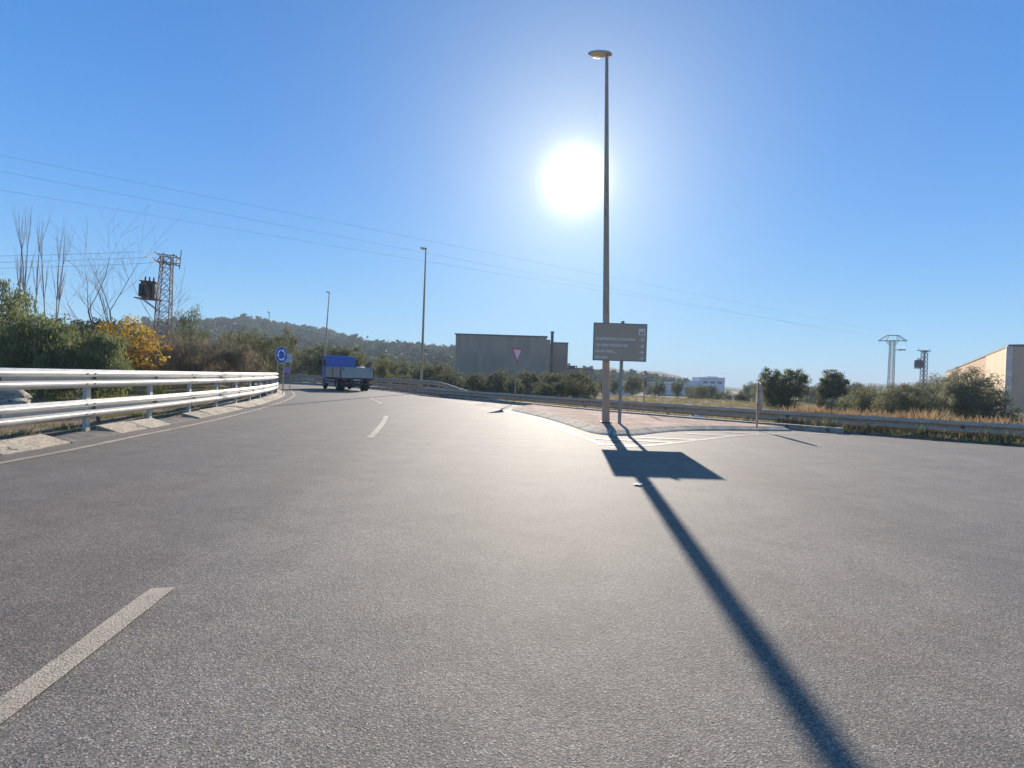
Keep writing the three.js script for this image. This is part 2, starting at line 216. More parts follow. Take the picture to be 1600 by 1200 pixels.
// kerbs: each block a sloped concrete unit with its own joints
const blockShape = (w, h) => [[0, -.1], [0, .012], [-.05, .03], [-w + .06, h - .01], [-w, h], [-w, -.1]];
function kerbBlocks(parent, c, s0, s1, len, w, h, seed, skip) {
  const r = rng(seed); let n = Math.max(1, Math.round((s1 - s0) / len)); const L = (s1 - s0) / n;
  for (let k = 0; k < n; k++) { const a = s0 + k * L + .012, b = s0 + (k + 1) * L - .012; if (skip && skip((a + b) / 2)) continue; const dh = (r() - .5) * .02, sh = (r() - .5) * .025; part('kerb_block', sweep(c, a, b, blockShape(w, h + dh), { step: .3, shift: sh }), M.concretes[Math.floor(r() * 4)], parent); }
}
{
  const kerb = thing('sloping_kerb', 'broken sloping concrete kerb at the foot of the bright double guardrail', 'kerb');
  const c = curve(leftLine.P.map((p, k) => p.clone().addScaledVector(right(leftLine.T[k]), -.44)).filter((_, k) => k % 4 === 0).map((p) => [p.x, p.z]));
  const S = (z) => sOfZ(c, z);
  kerbBlocks(kerb, c, S(-3.2), S(-5.6), .6, .4, .13, 4);
  kerbBlocks(kerb, c, S(-6.35), S(-7.75), .72, .4, .13, 5);
  kerbBlocks(kerb, c, S(-8.95), S(-10.55), .85, .4, .14, 6);
  kerbBlocks(kerb, c, S(-12.0), S(-46), .9, .4, .13, 7);
  for (const [a, b] of [[-5.62, -6.33], [-7.78, -8.92], [-10.6, -11.96]]) { // asphalt packed in where blocks are missing
    const g = sweep(c, S(a), S(b), [[.02, -.1], [.02, .008], [-.12, .03], [-.3, .055], [-.42, .06], [-.42, -.1]], { step: .12 }); const p = g.attributes.position; for (let k = 0; k < p.count; k++) if (p.getY(k) > .01) p.setY(k, p.getY(k) + .02 * N(p.getX(k) * 5, p.getZ(k) * 5)); g.computeVertexNormals(); part('asphalt_patch', g, M.asphaltPlain, kerb);
  }
}
{
  const kerb = thing('upright_kerb', 'long upright concrete kerb in front of the dull guardrail on the outer bend', 'kerb');
  const r = rng(21), n = Math.round((outerKerb.L - 22) / 1.0); for (let k = 0; k < n; k++) { const s = 22 + k * (outerKerb.L - 22) / n, e = s + (outerKerb.L - 22) / n; const h = .145 + (r() - .5) * .012; part('kerb_block', sweep(outerKerb, s + .006, e - .006, [[0, -.15], [0, h - .03], [-.03, h], [-.26, h], [-.26, -.15]], { step: 1, shift: (r() - .5) * .012 }), M.concretes[Math.floor(r() * 4)], kerb); }
}
{ // the paved splitter island
  const rim = [[.1, -20.9], [.03, -19.1], [.5, -17.5], [1.04, -15.75], [1.42, -14.1], [1.68, -12.67], [1.85, -11.75], [2.02, -11.35], [2.32, -11.16], [2.75, -11.3], [3.63, -12.15], [4.3, -12.7], [5.07, -13.07], [6.04, -13.37], [6.95, -13.55], [7.75, -13.75]];
  const c = curve([...rim].reverse(), .1), top = .105, island = thing('traffic_island', 'raised traffic island paved in worn pink concrete with pale kerb blocks', 'traffic island');
  const back = outerKerb.P.filter((p, k) => k % 3 === 0 && p.z > -22.2 && p.z < -14.55).map((p) => [p.x - .02, p.z + .06]);
  const inner = c.P.map((p, k) => p.clone().addScaledVector(right(c.T[k]), .30)).filter((_, k) => k % 3 === 0).map((p) => [p.x, p.z]);
  const outline = [...inner, ...back];
  const g = flatPoly(outline, 0), pp = g.attributes.position; for (let k = 0; k < pp.count; k++) pp.setY(k, top - .004);
  part('paving', g, M.pink, island);
  const w = .34; const r = rng(9), n = Math.round(c.L / .78), L = c.L / n;
  for (let k = 0; k < n; k++) { const h = top + (r() - .5) * .012; part('kerb_block', sweep(c, k * L + .01, (k + 1) * L - .01, [[0, -.1], [w, -.1], [w, h], [w - .05, h], [.05, .035], [0, .012]], { step: .15 }), M.concretes[Math.floor(r() * 4)], island); }
  const ap = flatPoly([[.02, -21.1], [-.25, -19.4], [-1.6, -22.3], [-1.55, -24.55], [.05, -23.0], [1.0, -21.7]], .012); solo('concrete_apron', ap, M.concretes[0], 'pale concrete apron between island tip and outer kerb', 'pavement', null, 'structure');
}

/* ---------- guardrails ---------- */
function wProfile(t = .004) { const o = [[0, .31], [.02, .312], [.078, .268], [.083, .25], [.083, .228], [.078, .21], [.012, .175], [.004, .155], [.012, .135], [.078, .1], [.083, .082], [.083, .06], [.078, .042], [.02, -.002], [0, 0]]; return [...o, ...[...o].reverse().map(([u, v]) => [u - t - .003, v])]; }
const W = wProfile();
function guardrail(root, c, s0, s1, beams, o) {
  const span = o.span ?? 4, step = o.post ?? 2, face = o.face ?? .1; // beams stand a little in front of the posts
  const n = Math.ceil((s1 - s0) / span), lift = o.lift ?? (() => 0), mat = o.mat;
  for (const y of beams) for (let k = 0; k < n; k++) {
    const a = s0 + k * span, b = Math.min(s1, a + span + .32);
    part('rail_beam', sweep(c, a, b, W, { step: .5, shift: face + (k % 2) * .005, lift: (s) => lift(s, y) }), mat, root);
    if (o.bolts) { const list = []; for (const dv of [.245, .07]) for (const ds of [.06, .26]) { const { p, t } = c.at(a + ds), rr = right(t); list.push(new THREE.CylinderGeometry(.016, .016, .012, 6).rotateZ(Math.PI / 2).rotateY(-Math.atan2(rr.z, rr.x)).translate(p.x + rr.x * (face + .094), lift(a, y) + dv, p.z + rr.z * (face + .094))); } const bo = part('splice_bolts', merge(list), M.poleGrey, root); bo.userData.kind = 'stuff'; }
  }
  for (let s = s0 + (o.first ?? .16); s < s1 - .3; s += step) {
    const { p, t } = c.at(s), ang = Math.atan2(-t.z, t.x), h = lift(s, o.postTop) , y0 = -.3; if (h < .15) continue;
    const U = new THREE.Shape(); for (const [k, q] of [[-.055, -.03], [.055, -.03], [.055, .03], [.049, .03], [.049, -.024], [-.049, -.024], [-.049, .03], [-.055, .03]].entries()) k ? U.lineTo(...q) : U.moveTo(...q);
    const g = new THREE.ExtrudeGeometry(U, { depth: h - y0, bevelEnabled: false }).rotateX(-Math.PI / 2); g.rotateY(ang); g.translate(p.x, y0, p.z); part('post', g, o.postMat ?? mat, root);
    for (const y of beams) { const yy = lift(s, y); const q = p.clone().addScaledVector(right(t), face * .5 + .012); const sp = merge([box(.11, .2, .006, 0, 0, -.045), box(.006, .2, face, -.052, 0, 0), box(.006, .2, face, .052, 0, 0)]); sp.rotateY(ang); sp.translate(q.x, yy + .155, q.z); part('spacer', sp, o.postMat ?? mat, root); const clip = box(.07, .13, .014, 0, 0, 0); clip.rotateY(ang); const qq = p.clone().addScaledVector(right(t), face + .022); clip.translate(qq.x, yy + .155, qq.z); part('clip', clip, M.darkSteel, root); }
  }
}
{
  const c = curve(leftLine.P.map((p, k) => p.clone().addScaledVector(right(leftLine.T[k]), -.98)).filter((_, k) => k % 4 === 0).map((p) => [p.x, p.z]));
  const root = thing('double_guardrail', 'bright galvanised guardrail with two stacked beams along the inside of the bend', 'guardrail');
  guardrail(root, c, sOfZ(c, -.6), sOfZ(c, -44), [.82, .3], { mat: M.galv, bolts: true, postTop: 1.1, first: .35, lift: (s, y) => y });
}
{
  const c = curve(outerKerb.P.map((p, k) => p.clone().addScaledVector(right(outerKerb.T[k]), -.62)).filter((_, k) => k % 4 === 0).map((p) => [p.x, p.z]));
  const end = sOfZ(c, -25.4), root = thing('double_guardrail', 'dull double-beam guardrail behind the truck, its end ramping down into the ground', 'guardrail');
  const drop = (s, f) => smooth(end - f, end + .6, s);
  guardrail(root, c, sOfZ(c, -58), end, [.62, .2], { mat: M.galvOld, postTop: .9, lift: (s, y) => y - drop(s, 9) * (y > .55 ? (y + .12) : (y > .4 ? y : y + .22)) });
}
{
  const c = curve([[-6.2, -32.6], [-4.2, -29.9], [-1.75, -26.9], [.4, -24.4], [2.6, -21.9], [4.3, -19.8], [5.95, -17.9], [7.85, -15.95], [9.75, -14.45], [11.1, -13.4], [12.6, -12.25], [16, -9.8], [24, -4.2], [40, 7.5]]);
  const root = thing('guardrail', 'dull single-beam guardrail between the slip road and the dry field', 'guardrail');
  guardrail(root, c, 1, c.L - 22, [.16], { mat: M.galvOld, post: 4, first: 1.7, postTop: .45, lift: (s, y) => y });
}
/* ---------- lamps, signs, poles ---------- */
function lampPost(label, x, z, base, leanX, leanZ, headTurn, mat) {
  const root = thing('street_lamp', label, 'street lamp', x, base, z, 0, null), H = 10 - base, top = V(leanX, H, leanZ);
  const sec = [[0, .098], [.25, .098], [.5, .75], [.75, .6], [1, .034]];
  const shaft = merge([bar(V(0, 0, 0), top.clone().multiplyScalar(.33), .105, .086, 14), bar(top.clone().multiplyScalar(.33), top.clone().multiplyScalar(.66), .086, .065, 14), bar(top.clone().multiplyScalar(.66), top, .065, .043, 14)]);
  part('shaft', shaft, mat, root);
  const plate = part('base_plate', merge([box(.3, .012, .3, 0, .006, 0, .003), cyl(.118, .103, .07, 0, .008, 0, 14)]), mat, root);
  const bolts = []; for (const sx of [-1, 1]) for (const sz of [-1, 1]) bolts.push(cyl(.012, .012, .03, sx * .12, .01, sz * .12, 6)); part('anchor_bolts', merge(bolts), M.poleGrey, plate).userData.kind = 'stuff';
  part('service_door', box(.11, .32, .01, 0, .75, .1, .003), mat, root);
  const head = new THREE.Group(); head.name = 'lamp_head'; head.position.copy(top); head.rotation.y = headTurn; head.rotation.z = 0; root.add(head);
  // a flat elongated shell, rising slightly towards its tip, over a shallow glass bowl
  const prof = (t) => .13 * Math.pow(Math.sin(Math.PI * clamp(.1 + t * .83)), .55);
  const shell = [], idx = [], nT = 14, nA = 14; for (let i = 0; i <= nT; i++) { const t = i / nT, w = prof(t) * (i === 0 || i === nT ? .35 : 1), cx = .14 - t * .66, up = .05 + t * .13; for (let k = 0; k < nA; k++) { const a = k / nA * Math.PI * 2, s = Math.sin(a); shell.push(cx, up + (s > 0 ? s * .085 : s * .03) * w / .13, Math.cos(a) * w); } }
  for (let i = 0; i < nT; i++) for (let k = 0; k < nA; k++) { const a = i * nA + k, b = i * nA + (k + 1) % nA; idx.push(a, b, a + nA, b, b + nA, a + nA); }
  const c0 = shell.length / 3; shell.push(.145, .05, 0, -.525, .18, 0); for (let k = 0; k < nA; k++) { idx.push(c0, (k + 1) % nA, k); idx.push(c0 + 1, nT * nA + k, nT * nA + (k + 1) % nA); }
  const g = new THREE.BufferGeometry(); g.setAttribute('position', new THREE.Float32BufferAttribute(shell, 3)); g.setIndex(idx); g.computeVertexNormals(); part('housing', g, M.lampBody, head);
  const bowl = new THREE.SphereGeometry(1, 16, 8, 0, Math.PI * 2, Math.PI / 2, Math.PI / 2); bowl.scale(.22, .05, .1); bowl.rotateZ(-.19); bowl.translate(-.24, .085, 0); part('glass_bowl', bowl, M.lampGlass, head);
  part('collar', cyl(.045, .045, .12, 0, -.06, 0, 10), mat, head);
  return root;
}
lampPost('tall tan lamp post on the pink traffic island beside the grey direction board', 2.57, -13.5, .12, -.28, -.12, -.35, M.pole);
lampPost('tall grey lamp post behind the ramped end of the dull double guardrail', -6.35, -34.9, 0, .05, 0, -.5, M.pole);
lampPost('slim lamp post rising behind the blue cab of the truck', -20.9, -55, -.2, .5, 0, -.5, M.pole);
lampPost('small distant lamp post among trees beside the blue roundabout sign', -37.6, -75.6, -.3, .6, 0, -.5, M.pole);

{ // direction board
  const w = 1.42, h = 1.0, root = thing('direction_board', 'grey-brown direction board with four company lines and white arrows', 'direction sign', 2.82, .12, -13.22);
  const cv = document.createElement('canvas'); cv.width = 710; cv.height = 500; const c = cv.getContext('2d');
  c.fillStyle = '#bfa387'; c.fillRect(0, 0, 710, 500);
  c.strokeStyle = '#7d7b7c'; c.lineWidth = 8; c.strokeRect(4, 4, 702, 492);
  c.fillStyle = '#efe6d6'; c.textBaseline = 'alphabetic'; c.font = 'bold 46px sans-serif';
  const rows = [['SUMINISTROS LOSILLADA', 226, 535], ['TALLERES MAQUECAR', 310, 430], ['GRUPO HERC…', 394, 290], ['AZLARA', 474, 168]];
  for (const [t, y, wd] of rows) c.fillText(t, 26, y, wd);
  c.strokeStyle = '#ece4d8'; c.lineCap = 'round';
  for (const [, y] of rows) { c.lineWidth = 9; c.beginPath(); c.moveTo(618, y - 14); c.lineTo(668, y - 14); c.moveTo(646, y - 38); c.lineTo(671, y - 14); c.lineTo(646, y + 10); c.stroke(); }
  c.fillStyle = '#ebe2d4'; c.fillRect(600, 62, 86, 86); c.fillStyle = '#bfa387'; c.fillRect(612, 104, 62, 34); c.fillRect(664, 80, 12, 30);
  c.fillStyle = '#ebe2d4'; c.fillRect(640, 100, 10, 8);
  const t = new THREE.CanvasTexture(cv); t.colorSpace = THREE.SRGBColorSpace;
  const board = part('board', box(w, h, .03, .0, 2.14, -.0, .006), new THREE.MeshStandardMaterial({ color: new THREE.Color(.22, .21, .2), roughness: .6, metalness: .2 }), root);
  part('printed_face', new THREE.PlaneGeometry(w - .012, h - .012).translate(0, 2.14, .0185), new THREE.MeshStandardMaterial({ map: t, roughness: .55 }), board);
  for (const y of [1.83, 2.45]) part('stiffener', box(w - .1, .05, .03, 0, y, -.032), M.poleGrey, board);
  part('post', merge([cyl(.045, .045, 2.72, .08, -.02, -.1, 14), new THREE.SphereGeometry(.047, 12, 6, 0, 7, 0, 1.6).scale(1, .5, 1).translate(.08, 2.7, -.1)]), M.poleGrey, root);
  for (const y of [1.83, 2.45]) part('clamp', merge([box(.13, .04, .012, .08, y, -.045), new THREE.TorusGeometry(.05, .008, 6, 14).rotateX(Math.PI / 2).translate(.08, y, -.1)]), M.darkSteel, root);
  for (const y of [1.83, 2.45]) part('strap', new THREE.TorusGeometry(.105, .007, 6, 18).rotateX(Math.PI / 2).translate(-.28 - y * .028, y, -.25), M.darkSteel, root);
}
function signTex(size, draw) { const cv = document.createElement('canvas'); cv.width = cv.height = size; draw(cv.getContext('2d'), size); const t = new THREE.CanvasTexture(cv); t.colorSpace = THREE.SRGBColorSpace; return t; }
{ // give way
  const root = thing('give_way_sign', 'red-bordered triangular give way sign pointing down, on a thin post behind the kerb', 'road sign', .2, -.1, -24.15, .87);
  const s = new THREE.Shape(), a = .45, R = .05; s.moveTo(-a + R, 2.82); s.lineTo(a - R, 2.82); s.quadraticCurveTo(a, 2.82, a - R * .5, 2.82 - R); s.lineTo(R * .5, 2.08); s.quadraticCurveTo(0, 2.02, -R * .5, 2.08); s.lineTo(-a + R * .5, 2.82 - R); s.quadraticCurveTo(-a, 2.82, -a + R, 2.82);
  part('red_plate', new THREE.ExtrudeGeometry(s, { depth: .012, bevelEnabled: true, bevelSize: .004, bevelThickness: .004, bevelSegments: 1 }), new THREE.MeshStandardMaterial({ color: new THREE.Color(.6, .16, .15), roughness: .5 }), root);
  const t = new THREE.Shape(); t.moveTo(-.295, 2.715); t.lineTo(.295, 2.715); t.lineTo(0, 2.225); t.closePath(); part('white_field', new THREE.ExtrudeGeometry(t, { depth: .002, bevelEnabled: false }).translate(0, 0, .0175), new THREE.MeshStandardMaterial({ color: new THREE.Color(.8, .7, .66), roughness: .5 }), root);
  part('post', cyl(.032, .032, 2.75, 0, 0, -.045, 12), M.poleGrey, root);
  for (const y of [2.3, 2.65]) part('clamp', box(.1, .035, .012, 0, y, -.012), M.darkSteel, root);
}
{ // round sign seen from behind
  const root = thing('round_sign', 'round road sign seen nearly edge-on from behind at the island kerb end', 'road sign', 6.72, .1, -13.62, 1.32);
  part('disc', new THREE.CylinderGeometry(.41, .41, .02, 40).rotateX(Math.PI / 2).translate(0, .78, .03), M.poleGrey, root);
  part('rim', new THREE.TorusGeometry(.41, .018, 8, 44).translate(0, .78, .03), M.pole, root);
  part('printed_face', new THREE.CircleGeometry(.4, 40).translate(0, .78, .0425), new THREE.MeshStandardMaterial({ color: new THREE.Color(.05, .14, .45), roughness: .4 }), root);
  part('post', merge([box(.06, 1.24, .035, 0, .6, -.005, .006)]), M.pole, root);
  for (const y of [.6, .98]) part('clamp', box(.09, .03, .03, 0, y, .0), M.darkSteel, root);
}
{ // marker on the verge
  const root = thing('marker_post', 'slim post with a dark plate edge-on, standing behind the single guardrail', 'marker post', 4.85, -.25, -18.3, 1.4);
  part('post', box(.06, 1.65, .04, 0, .82, 0, .005), M.galvOld, root); part('plate', box(.34, .4, .015, 0, 1.5, .03, .004), new THREE.MeshStandardMaterial({ color: new THREE.Color(.16, .08, .07), roughness: .6 }), root);
}
{ // roundabout sign
  const root = thing('roundabout_sign', 'round blue roundabout sign with white circling arrows on two thin posts', 'road sign', -12.05, 0, -26, 1.3);
  const tex = signTex(512, (c, n) => { c.fillStyle = '#1b4fa8'; c.fillRect(0, 0, n, n); c.translate(n / 2, n / 2); c.strokeStyle = '#e8edf2'; c.fillStyle = '#e8edf2'; c.lineWidth = 12; c.beginPath(); c.arc(0, 0, 244, 0, 7); c.stroke(); for (let k = 0; k < 3; k++) { c.save(); c.rotate(k * Math.PI * 2 / 3 - 1.2); c.lineWidth = 44; c.beginPath(); c.arc(0, 0, 142, .12, 1.45); c.stroke(); c.beginPath(); c.moveTo(90, 10); c.lineTo(196, 22); c.lineTo(146, -62); c.closePath(); c.fill(); c.restore(); } });
  part('disc', new THREE.CylinderGeometry(.45, .45, .02, 44).rotateX(Math.PI / 2).translate(0, 2.07, 0), M.poleGrey, root);
  part('printed_face', new THREE.CircleGeometry(.448, 44).translate(0, 2.07, .0125), new THREE.MeshStandardMaterial({ map: tex, roughness: .4 }), root);
  for (const x of [-.22, .22]) part('post', cyl(.025, .025, 2.4, x, -.2, -.04, 10), M.poleGrey, root);
}
{ // small boards behind it
  const root = thing('information_panel', 'small pale two-row panel with a purple plate, behind the roundabout sign', 'road sign', -14.2, -.1, -31.5, .8);
  const pm = new THREE.MeshStandardMaterial({ color: new THREE.Color(.5, .5, .54), roughness: .5 });
  part('panel', box(.62, .26, .02, 0, 2.32, 0, .004), pm, root); part('panel', box(.62, .26, .02, 0, 2.02, 0, .004), pm, root);
  part('purple_plate', box(.42, .42, .02, -.05, 1.42, 0, .004), new THREE.MeshStandardMaterial({ color: new THREE.Color(.3, .22, .42), roughness: .5 }), root);
  for (const x of [-.2, .2]) part('post', cyl(.022, .022, 2.5, x, -.05, -.04, 8), M.poleGrey, root);
}

/* ---------- the truck ---------- */
{
  const root = thing('flatbed_truck', 'dropside truck with blue cab and aluminium bed driving round the bend', 'truck', -10.75, 0, -34.65, THREE.MathUtils.degToRad(33));
  const alu = new THREE.MeshStandardMaterial({ map: galvTex, color: new THREE.Color(.85, .84, .82), roughness: .5, metalness: .15 }), blue = new THREE.MeshStandardMaterial({ color: new THREE.Color(.03, .12, .42), roughness: .4 }), glass = new THREE.MeshPhysicalMaterial({ color: new THREE.Color(.05, .06, .07), roughness: .08 });
  const bedL = 4.5, W2 = 1.12, y0 = .93, y1 = 1.64;
  part('chassis', merge([box(.12, .2, 5.9, -.4, .72, -2.95), box(.12, .2, 5.9, .4, .72, -2.95), ...[.2, 1.6, 3, 4.4, 5.7].map((z) => box(.8, .12, .1, 0, .72, -z))]), M.darkSteel, root);
  part('bed_floor', box(2.2, .1, bedL, 0, y0 - .06, -bedL / 2, .008), M.darkSteel, root);
  const gate = (w, d, x, z, turn) => { const list = [box(w, y1 - y0, .03, 0, 0, 0, .006)]; for (let k = 1; k < 4; k++) list.push(box(w - .04, .012, .012, 0, -.35 + k * .18, .02)); const g = merge(list); g.rotateY(turn); g.translate(x, (y0 + y1) / 2, z); return g; };
  const tail = part('tailgate', gate(2.2, .03, 0, -.0, 0), alu, root);
  for (const x of [-.95, .95]) part('latch', box(.05, .16, .04, x, 1.52, .02, .006), M.darkSteel, tail);
  for (const s of [-1, 1]) { const q = part('side_board', merge([gate(2.18, .03, s * W2, -1.12, s * Math.PI / 2), gate(2.18, .03, s * W2, -3.38, s * Math.PI / 2)]), alu, root); part('stake', box(.06, .78, .07, s * (W2 + .01), 1.27, -2.25, .006), M.darkSteel, q); part('stake', box(.07, .8, .07, s * (W2 + .004), 1.28, -.02, .006), M.darkSteel, q); part('stake', box(.07, .8, .07, s * (W2 + .004), 1.28, -bedL, .006), M.darkSteel, q); }
  part('headboard', merge([box(2.2, 1.05, .05, 0, 1.45, -bedL - .03, .008), box(2.1, .55, .06, 0, 2.22, -bedL - .05, .01)]), blue, root);
  const cabS = new THREE.Shape(); cabS.moveTo(0, .55); cabS.lineTo(1.55, .55); cabS.lineTo(1.62, 1.35); cabS.lineTo(1.38, 2.38); cabS.quadraticCurveTo(1.32, 2.52, 1.15, 2.54); cabS.lineTo(.12, 2.52); cabS.quadraticCurveTo(0, 2.5, 0, 2.38); cabS.closePath();
  const cg = new THREE.ExtrudeGeometry(cabS, { depth: 1.96, bevelEnabled: true, bevelSize: .04, bevelThickness: .04, bevelSegments: 2 }); cg.rotateY(Math.PI / 2); cg.translate(-.98, 0, -bedL - .14); const cab = part('cab', cg, blue, root);
  part('rear_window', box(1.3, .4, .02, 0, 2.1, -bedL - .08), glass, cab);
  for (const s of [-1, 1]) { part('side_window', box(.02, .55, .75, s * 1.025, 2.0, -bedL - .85), glass, cab); part('mirror', merge([box(.16, .34, .1, s * 1.24, 2.0, -bedL - 1.42, .02), bar(V(s * 1.0, 2.15, -bedL - 1.4), V(s * 1.2, 2.15, -bedL - 1.42), .015), bar(V(s * 1.0, 1.85, -bedL - 1.4), V(s * 1.2, 1.85, -bedL - 1.42), .015)]), M.black, cab); }
  const tyre = new THREE.LatheGeometry([[.2, -.12], [.34, -.125], [.39, -.1], [.405, -.06], [.405, .06], [.39, .1], [.34, .125], [.2, .12]].map(([x, y]) => new THREE.Vector2(x, y)), 28).rotateZ(Math.PI / 2), rim = merge([new THREE.CylinderGeometry(.2, .2, .2, 20).rotateZ(Math.PI / 2), new THREE.CylinderGeometry(.08, .08, .26, 12).rotateZ(Math.PI / 2)]);
  for (const [x, z] of [[-.72, -1.15], [-.98, -1.15], [.72, -1.15], [.98, -1.15], [-.93, -5.35], [.93, -5.35]]) { const w = part('wheel', tyre, M.black, root); w.position.set(x, .405, z); part('rim', rim, M.poleGrey, w); }
  part('axles', merge([bar(V(-1, .405, -1.15), V(1, .405, -1.15), .07), bar(V(-.95, .405, -5.35), V(.95, .405, -5.35), .05), new THREE.SphereGeometry(.19, 12, 8).translate(0, .405, -1.15)]), M.darkSteel, root);
  for (const s of [-1, 1]) { const m = new THREE.CylinderGeometry(.5, .5, .34, 16, 1, true, -1.2, 2.4).rotateZ(Math.PI / 2).rotateX(-Math.PI / 2); part('mudguard', merge([box(.36, .02, .8, s * .87, .84, -1.15), box(.36, .34, .02, s * .87, .68, -.74), box(.36, .2, .02, s * .87, .75, -1.56)]), M.black, root); for (const y of [.5, .7]) part('side_guard_rail', box(.03, .09, 2.6, s * 1.06, y, -3.2, .006), alu, root); part('guard_bracket', merge([box(.04, .45, .05, s * 1.03, .66, -2.2), box(.04, .45, .05, s * 1.03, .66, -4.2)]), M.darkSteel, root); }
  part('underrun_bar', merge([box(2.1, .11, .07, 0, .5, -.12, .008), box(.07, .32, .07, -.42, .66, -.12), box(.07, .32, .07, .42, .66, -.12)]), M.darkSteel, root);
  for (const s of [-1, 1]) part('tail_light', box(.34, .12, .05, s * .82, .77, -.04, .01), new THREE.MeshStandardMaterial({ color: new THREE.Color(.3, .02, .02), roughness: .35 }), root);
  part('licence_plate', box(.5, .11, .012, 0, .79, -.02), new THREE.MeshStandardMaterial({ color: new THREE.Color(.55, .55, .52), roughness: .5 }), root);
  part('fuel_tank', new THREE.CylinderGeometry(.26, .26, .95, 18).rotateX(Math.PI / 2).translate(.72, .62, -3.5), M.poleGrey, root);
  part('tool_box', box(.55, .4, .6, -.72, .66, -2.1, .015), M.black, root);
  const sack = new THREE.IcosahedronGeometry(.42, 4), sp = sack.attributes.position; for (let k = 0; k < sp.count; k++) { const v = V(sp.getX(k), sp.getY(k), sp.getZ(k)); const f = 1 + .25 * fbm(v.x * 4, v.y * 4, v.z * 4); sp.setXYZ(k, v.x * f, v.y * f * .7, v.z * f * .9); } sack.computeVertexNormals();
  const rt = THREE.MathUtils.degToRad(33), sx = .55, sz = -1.1; const so = solo('white_sack', sack, new THREE.MeshStandardMaterial({ color: new THREE.Color(.75, .75, .73), roughness: .8 }), 'bulging white sack peeping over the side of the truck bed', 'sack'); so.position.set(-10.75 + sx * Math.cos(rt) + sz * Math.sin(rt), 1.45, -34.65 - sx * Math.sin(rt) + sz * Math.cos(rt)); so.rotation.y = .4;
  for (const [k, [x, z]] of [[-.45, -2.3], [.2, -3.2]].entries()) { const b = solo('cardboard_stack', merge([box(.9, .5, .8, 0, 1.14, 0, .02), box(.7, .18, .6, .05, 1.49, .05, .02)]), new THREE.MeshStandardMaterial({ color: new THREE.Color(k ? .4 : .3, k ? .3 : .31, k ? .2 : .33), roughness: .9 }), k ? 'brown boxes loaded in the middle of the truck bed' : 'grey boxes loaded near the truck tailgate', 'boxes'); b.position.set(-10.75 + x * Math.cos(rt) + z * Math.sin(rt), 0, -34.65 - x * Math.sin(rt) + z * Math.cos(rt)); b.rotation.y = rt; }
}

/* ---------- pylons and wires ---------- */
function lattice4(h, w0, w1, nBay, t) { // four legs and crossed braces
  const L = [], wd = (y) => mix(w0, w1, y / h) / 2, cs = [[-1, -1], [1, -1], [1, 1], [-1, 1]];
  const legs = cs.map(([a, b]) => angleBar(V(a * wd(0), 0, b * wd(0)), V(a * wd(h), h, b * wd(h)), t * 1.5));
  for (let k = 0; k < nBay; k++) { const ya = h * k / nBay, yb = h * (k + 1) / nBay; for (let f = 0; f < 4; f++) { const [a0, b0] = cs[f], [a1, b1] = cs[(f + 1) % 4]; L.push(angleBar(V(a0 * wd(ya), ya, b0 * wd(ya)), V(a1 * wd(yb), yb, b1 * wd(yb)), t)); L.push(angleBar(V(a1 * wd(ya), ya, b1 * wd(ya)), V(a0 * wd(yb), yb, b0 * wd(yb)), t)); L.push(angleBar(V(a0 * wd(yb), yb, b0 * wd(yb)), V(a1 * wd(yb), yb, b1 * wd(yb)), t)); } }
  return { legs, braces: merge(L) };
}
function raise(root, dy) { root.traverse((o) => { if (o.isMesh && o.name !== 'leg' && o.name !== 'bracing') o.geometry.translate(0, dy, 0); }); }
function insulator(root, a, b, n = 4) { const list = [bar(a, b, .012)]; for (let k = 0; k < n; k++) { const p = a.clone().lerp(b, (k + .7) / (n + .4)), d = b.clone().sub(a).normalize(); list.push(new THREE.CylinderGeometry(.05, .085, .05, 10).applyQuaternion(new THREE.Quaternion().setFromUnitVectors(V(0, 1, 0), d)).translate(p.x, p.y, p.z)); } return part('insulator', merge(list), M.porcelain, root); }
function transformer(root, x, y, z, s) { const body = part('transformer', merge([box(.75 * s, .95 * s, .55 * s, x, y, z, .03 * s), box(.85 * s, .06 * s, .65 * s, x, y + .5 * s, z)]), M.darkSteel, root); const f = []; for (let k = -3; k <= 3; k++) { f.push(box(.03 * s, .75 * s, .12 * s, x + k * .1 * s, y - .05 * s, z + .33 * s)); f.push(box(.12 * s, .75 * s, .03 * s, x - .42 * s, y - .05 * s, z + k * .07 * s)); } part('cooling_fins', merge(f), M.darkSteel, body).userData.kind = 'stuff'; for (const k of [-1, 0, 1]) part('bushing', merge([cyl(.06 * s, .04 * s, .3 * s, x + k * .22 * s, y + .52 * s, z, 8)]), M.steelBrown, body); }
